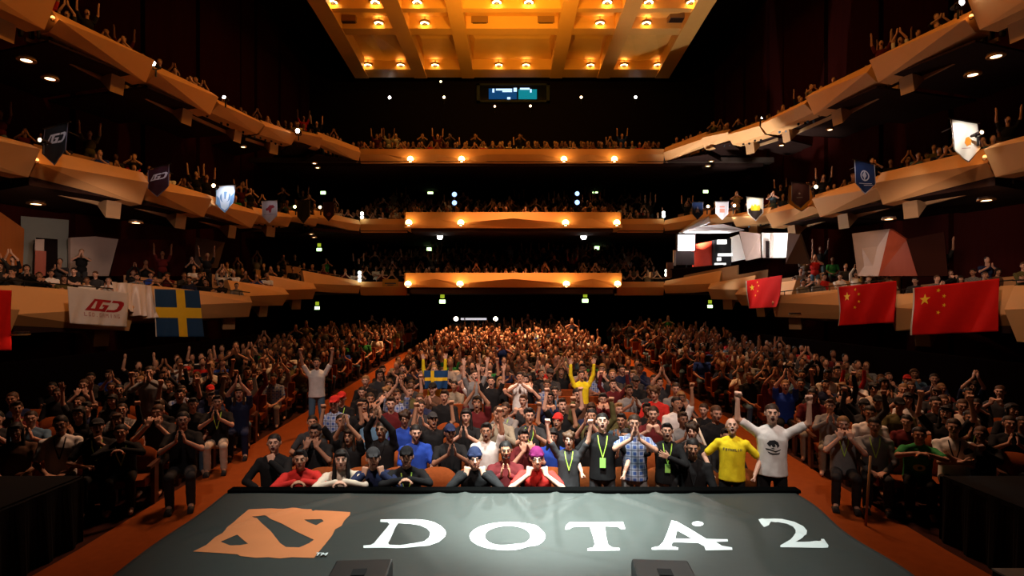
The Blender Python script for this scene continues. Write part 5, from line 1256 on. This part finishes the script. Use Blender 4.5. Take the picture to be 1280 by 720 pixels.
def e_ship(f): f.many([[ell(.5, .42, .22, .17), ell(.5, .42, .17, .13)], [[(.5, .27), (.6, .42), (.52, .5), (.52, .56), (.46, .56), (.46, .5), (.36, .42)]], [rect(.2, .66, .8, .68)], [rect(.45, .71, .85, .73)]], F_sil, 'emblem')
pennant(1081, 203, 243, 27, F_nav, F_sil, 'navy pennant with a pale round crest', -2, e_ship, top=((1067.5, 200), (1093, 206)), bot=((1069, 243), (1095, 242)))
def e_or(f): f.many([[[(.5, .40), (.62, .36), (.70, .45), (.64, .56), (.52, .60), (.44, .52)]]], mat('orange emblem print', (.8, .28, .03), .7, vary=0), 'emblem'); f.many([[rect(.3, .64, .62, .655)]], F_lp, 'lettering')
pennant(1207, 150, 205, 34, mat('white pennant cloth', (.85, .82, .76), .8, vary=.02), F_mar, 'large glowing white shield pennant with an orange emblem', 0, e_or, top=((1188, 149), (1222, 155)), bot=((1194, 206), (1228, 200)))
# small banner on the rear front and the cape in the crowd
o = Cloth('small_banner', [pt(478, 349, 29.5), pt(498, 349, 29.5), pt(498, 358, 29.5), pt(478, 358, 29.5)], mat('yellow banner cloth', (.5, .3, .06), .8, vary=.1), wave=.01, nw=1, label='small yellow banner on the lowest rear balcony front', cat='banner')
o.many([[rect(.15, .5, .85, .65)], [rect(.3, .75, .7, .85)]], F_blue, 'lettering')
fl = Cloth('cross_cape', [pt(530, 463, 12.3), pt(560, 463, 12.3), pt(559, 486, 12.3), pt(531, 486, 12.3)], F_blue, wave=.03, nw=1.5, label='blue and yellow cross flag held up like a cape in the crowd', seed=1)
fl.decal([rect(.01, .38, .99, .56)], F_yel, 'cross_bar'); fl.decal([rect(.28, .01, .42, .99)], F_yel, 'cross_bar', off=.014)
# lights that glow on the pennants
for (px, py, ty, e, c) in ((283, 226, 250, 60, (.8, .88, 1)), (1205, 140, 180, 90, (1, .92, .8)), (944, 240, 262, 60, (1, .9, .75)), (1000, 220, 250, 12, (1, .7, .3)), (337, 244, 265, 8, (.9, .9, 1)), (902, 246, 264, 8, (1, .9, .85)), (1081, 192, 224, 10, (.8, .85, 1)), (69, 146, 180, 5, (.8, .85, 1)), (198, 200, 226, 6, (.8, .8, 1))):
    d = face_depth(2, px, .75); P = pt(px, py, d-.7); light('SPOT', 'pennant_light', P, e, c, spot_size=R(80), spot_blend=.8, shadow_soft_size=.05, to=pt(px, ty, d))
# handrails on the lowest boxes
for sgn in (-1, 1):
    for (A, B, n, k, s_) in SEGS[1]:
        if s_ == sgn and k in (0, 1, 2):
            e = empty('box_handrail', A); g = G(); a = Vector((0, 0, .14))-n*.15; b = B-A+Vector((0, 0, .14))-n*.15
            g.cyl(a, b, .018); g.build('rail', M_metal, e)
            for q in (.1, .5, .9):
                c = a.lerp(b, q); G().cyl(c, c-Vector((0, 0, .16)), .012).build('post', M_metal, e)
            tag(e, 'thin metal handrail on the '+NB[k, sgn], 'rail', 'side box handrails')
# ================================================================ light and camera
w = bpy.data.worlds.new('World'); SC.world = w; w.use_nodes = True
w.node_tree.nodes['Background'].inputs[0].default_value = (.9, .5, .3, 1); w.node_tree.nodes['Background'].inputs[1].default_value = .0008
def spot(loc, to, e, col, ang, blend=.6, soft=.3, name='theatre_spot'):
    return light('SPOT', name, loc, e, col, spot_size=R(ang), spot_blend=blend, shadow_soft_size=soft, to=to)
# house lights in the ceiling over the stalls (warm)
for x, y, e in ((0, 25, 44000), (-3, 17, 8000), (3, 17, 8000)):
    spot((x, y, 17.7), (x*.9, y-1 if y > 20 else y-3, 0), e, (1, .44, .17), 52, 1.0, .4, 'house_light')
# front of house wash on the stage end, white, from the bridge above the stage
spot((-2.5, 1.5, 12), (-1.3, 10.2, .8), 5200, (1, .74, .62), 38, .9, .3, 'bridge_light')
spot((2.5, 1.5, 12), (1.4, 10.2, .8), 5600, (1, .74, .62), 38, .9, .3, 'bridge_light')
spot((.25, 6.9, 12), (.25, 6.15, .9), 8000, (.88, 1, .94), 42, 1.0, .3, 'banner_light')
spot((.45, 5.6, 7.6), (.45, 6.05, .9), 16000, (.88, 1, .94), 31, 1.0, .2, 'banner_light')
# follow lights from the rear graze the satin banner
spot((.7, 27.6, 8.4), (.45, 6.2, .9), 2200, (.88, 1, .94), 13, 1.0, .15, 'follow_light')
# amber wash on the balcony fronts, both sides
for s in (-1, 1):
    spot((s*4, 13, 17.6), (s*12.8, 17, 10), 1500, (1, .40, .08), 50, .9, .5, 'balcony_wash')
    spot((s*4, 20, 17.6), (s*11.5, 24, 9), 1300, (1, .38, .07), 50, .9, .5, 'balcony_wash')
    spot((s*2, 5, 12), (s*12.5, 17.5, 2.6), 2600, (1, .62, .42), 36, .9, .5, 'box_wash')
    spot((s*5, 12, 9.5), (s*8.0, 8.6, .8), 1500, (1, .55, .35), 60, .9, .5, 'side_seat_wash')
for s in (-1, 1): spot((s*10.5, 15, 6.0), (s*15.3, 20, 5.3), 260, (1, .72, .6), 50, .8, .1, 'panel_fill'); spot((s*12.5, 15.5, 6), (s*16.5, 17.8, 5.5), 160, (1, .6, .35), 60, .8, .1, 'panel_fill')  # fill spots added to brighten the side wall panels
# unseen up lights in mid air, added to brighten the ceiling cloud
for s in (-1, 1):
    spot((s*3.5, 20.5, 13.5), (s*1.0, 29, 18.5), 1300, AMB, 95, 1, .3, 'added_uplight')
spot((0, 22.5, 13.5), (0, 27, 18.5), 3600, AMB, 80, 1, .3, 'added_uplight')
cam = bpy.data.cameras.new('camera'); co = link('camera', cam); co.location = (0, 0, EYE); co.rotation_euler = (R(90), 0, 0)
cam.sensor_width = 36; cam.lens = F/1280*36; cam.shift_y = (HY-360)/1280; cam.clip_end = 200
SC.camera = co
SC.view_settings.view_transform = 'Standard'; SC.view_settings.look = 'None'; SC.view_settings.gamma = 1; SC.view_settings.use_curve_mapping = False
SC.view_settings.exposure = 0.0
SC.cycles.use_denoising = True
SC.cycles.max_bounces = 5; SC.cycles.diffuse_bounces = 2; SC.cycles.glossy_bounces = 2
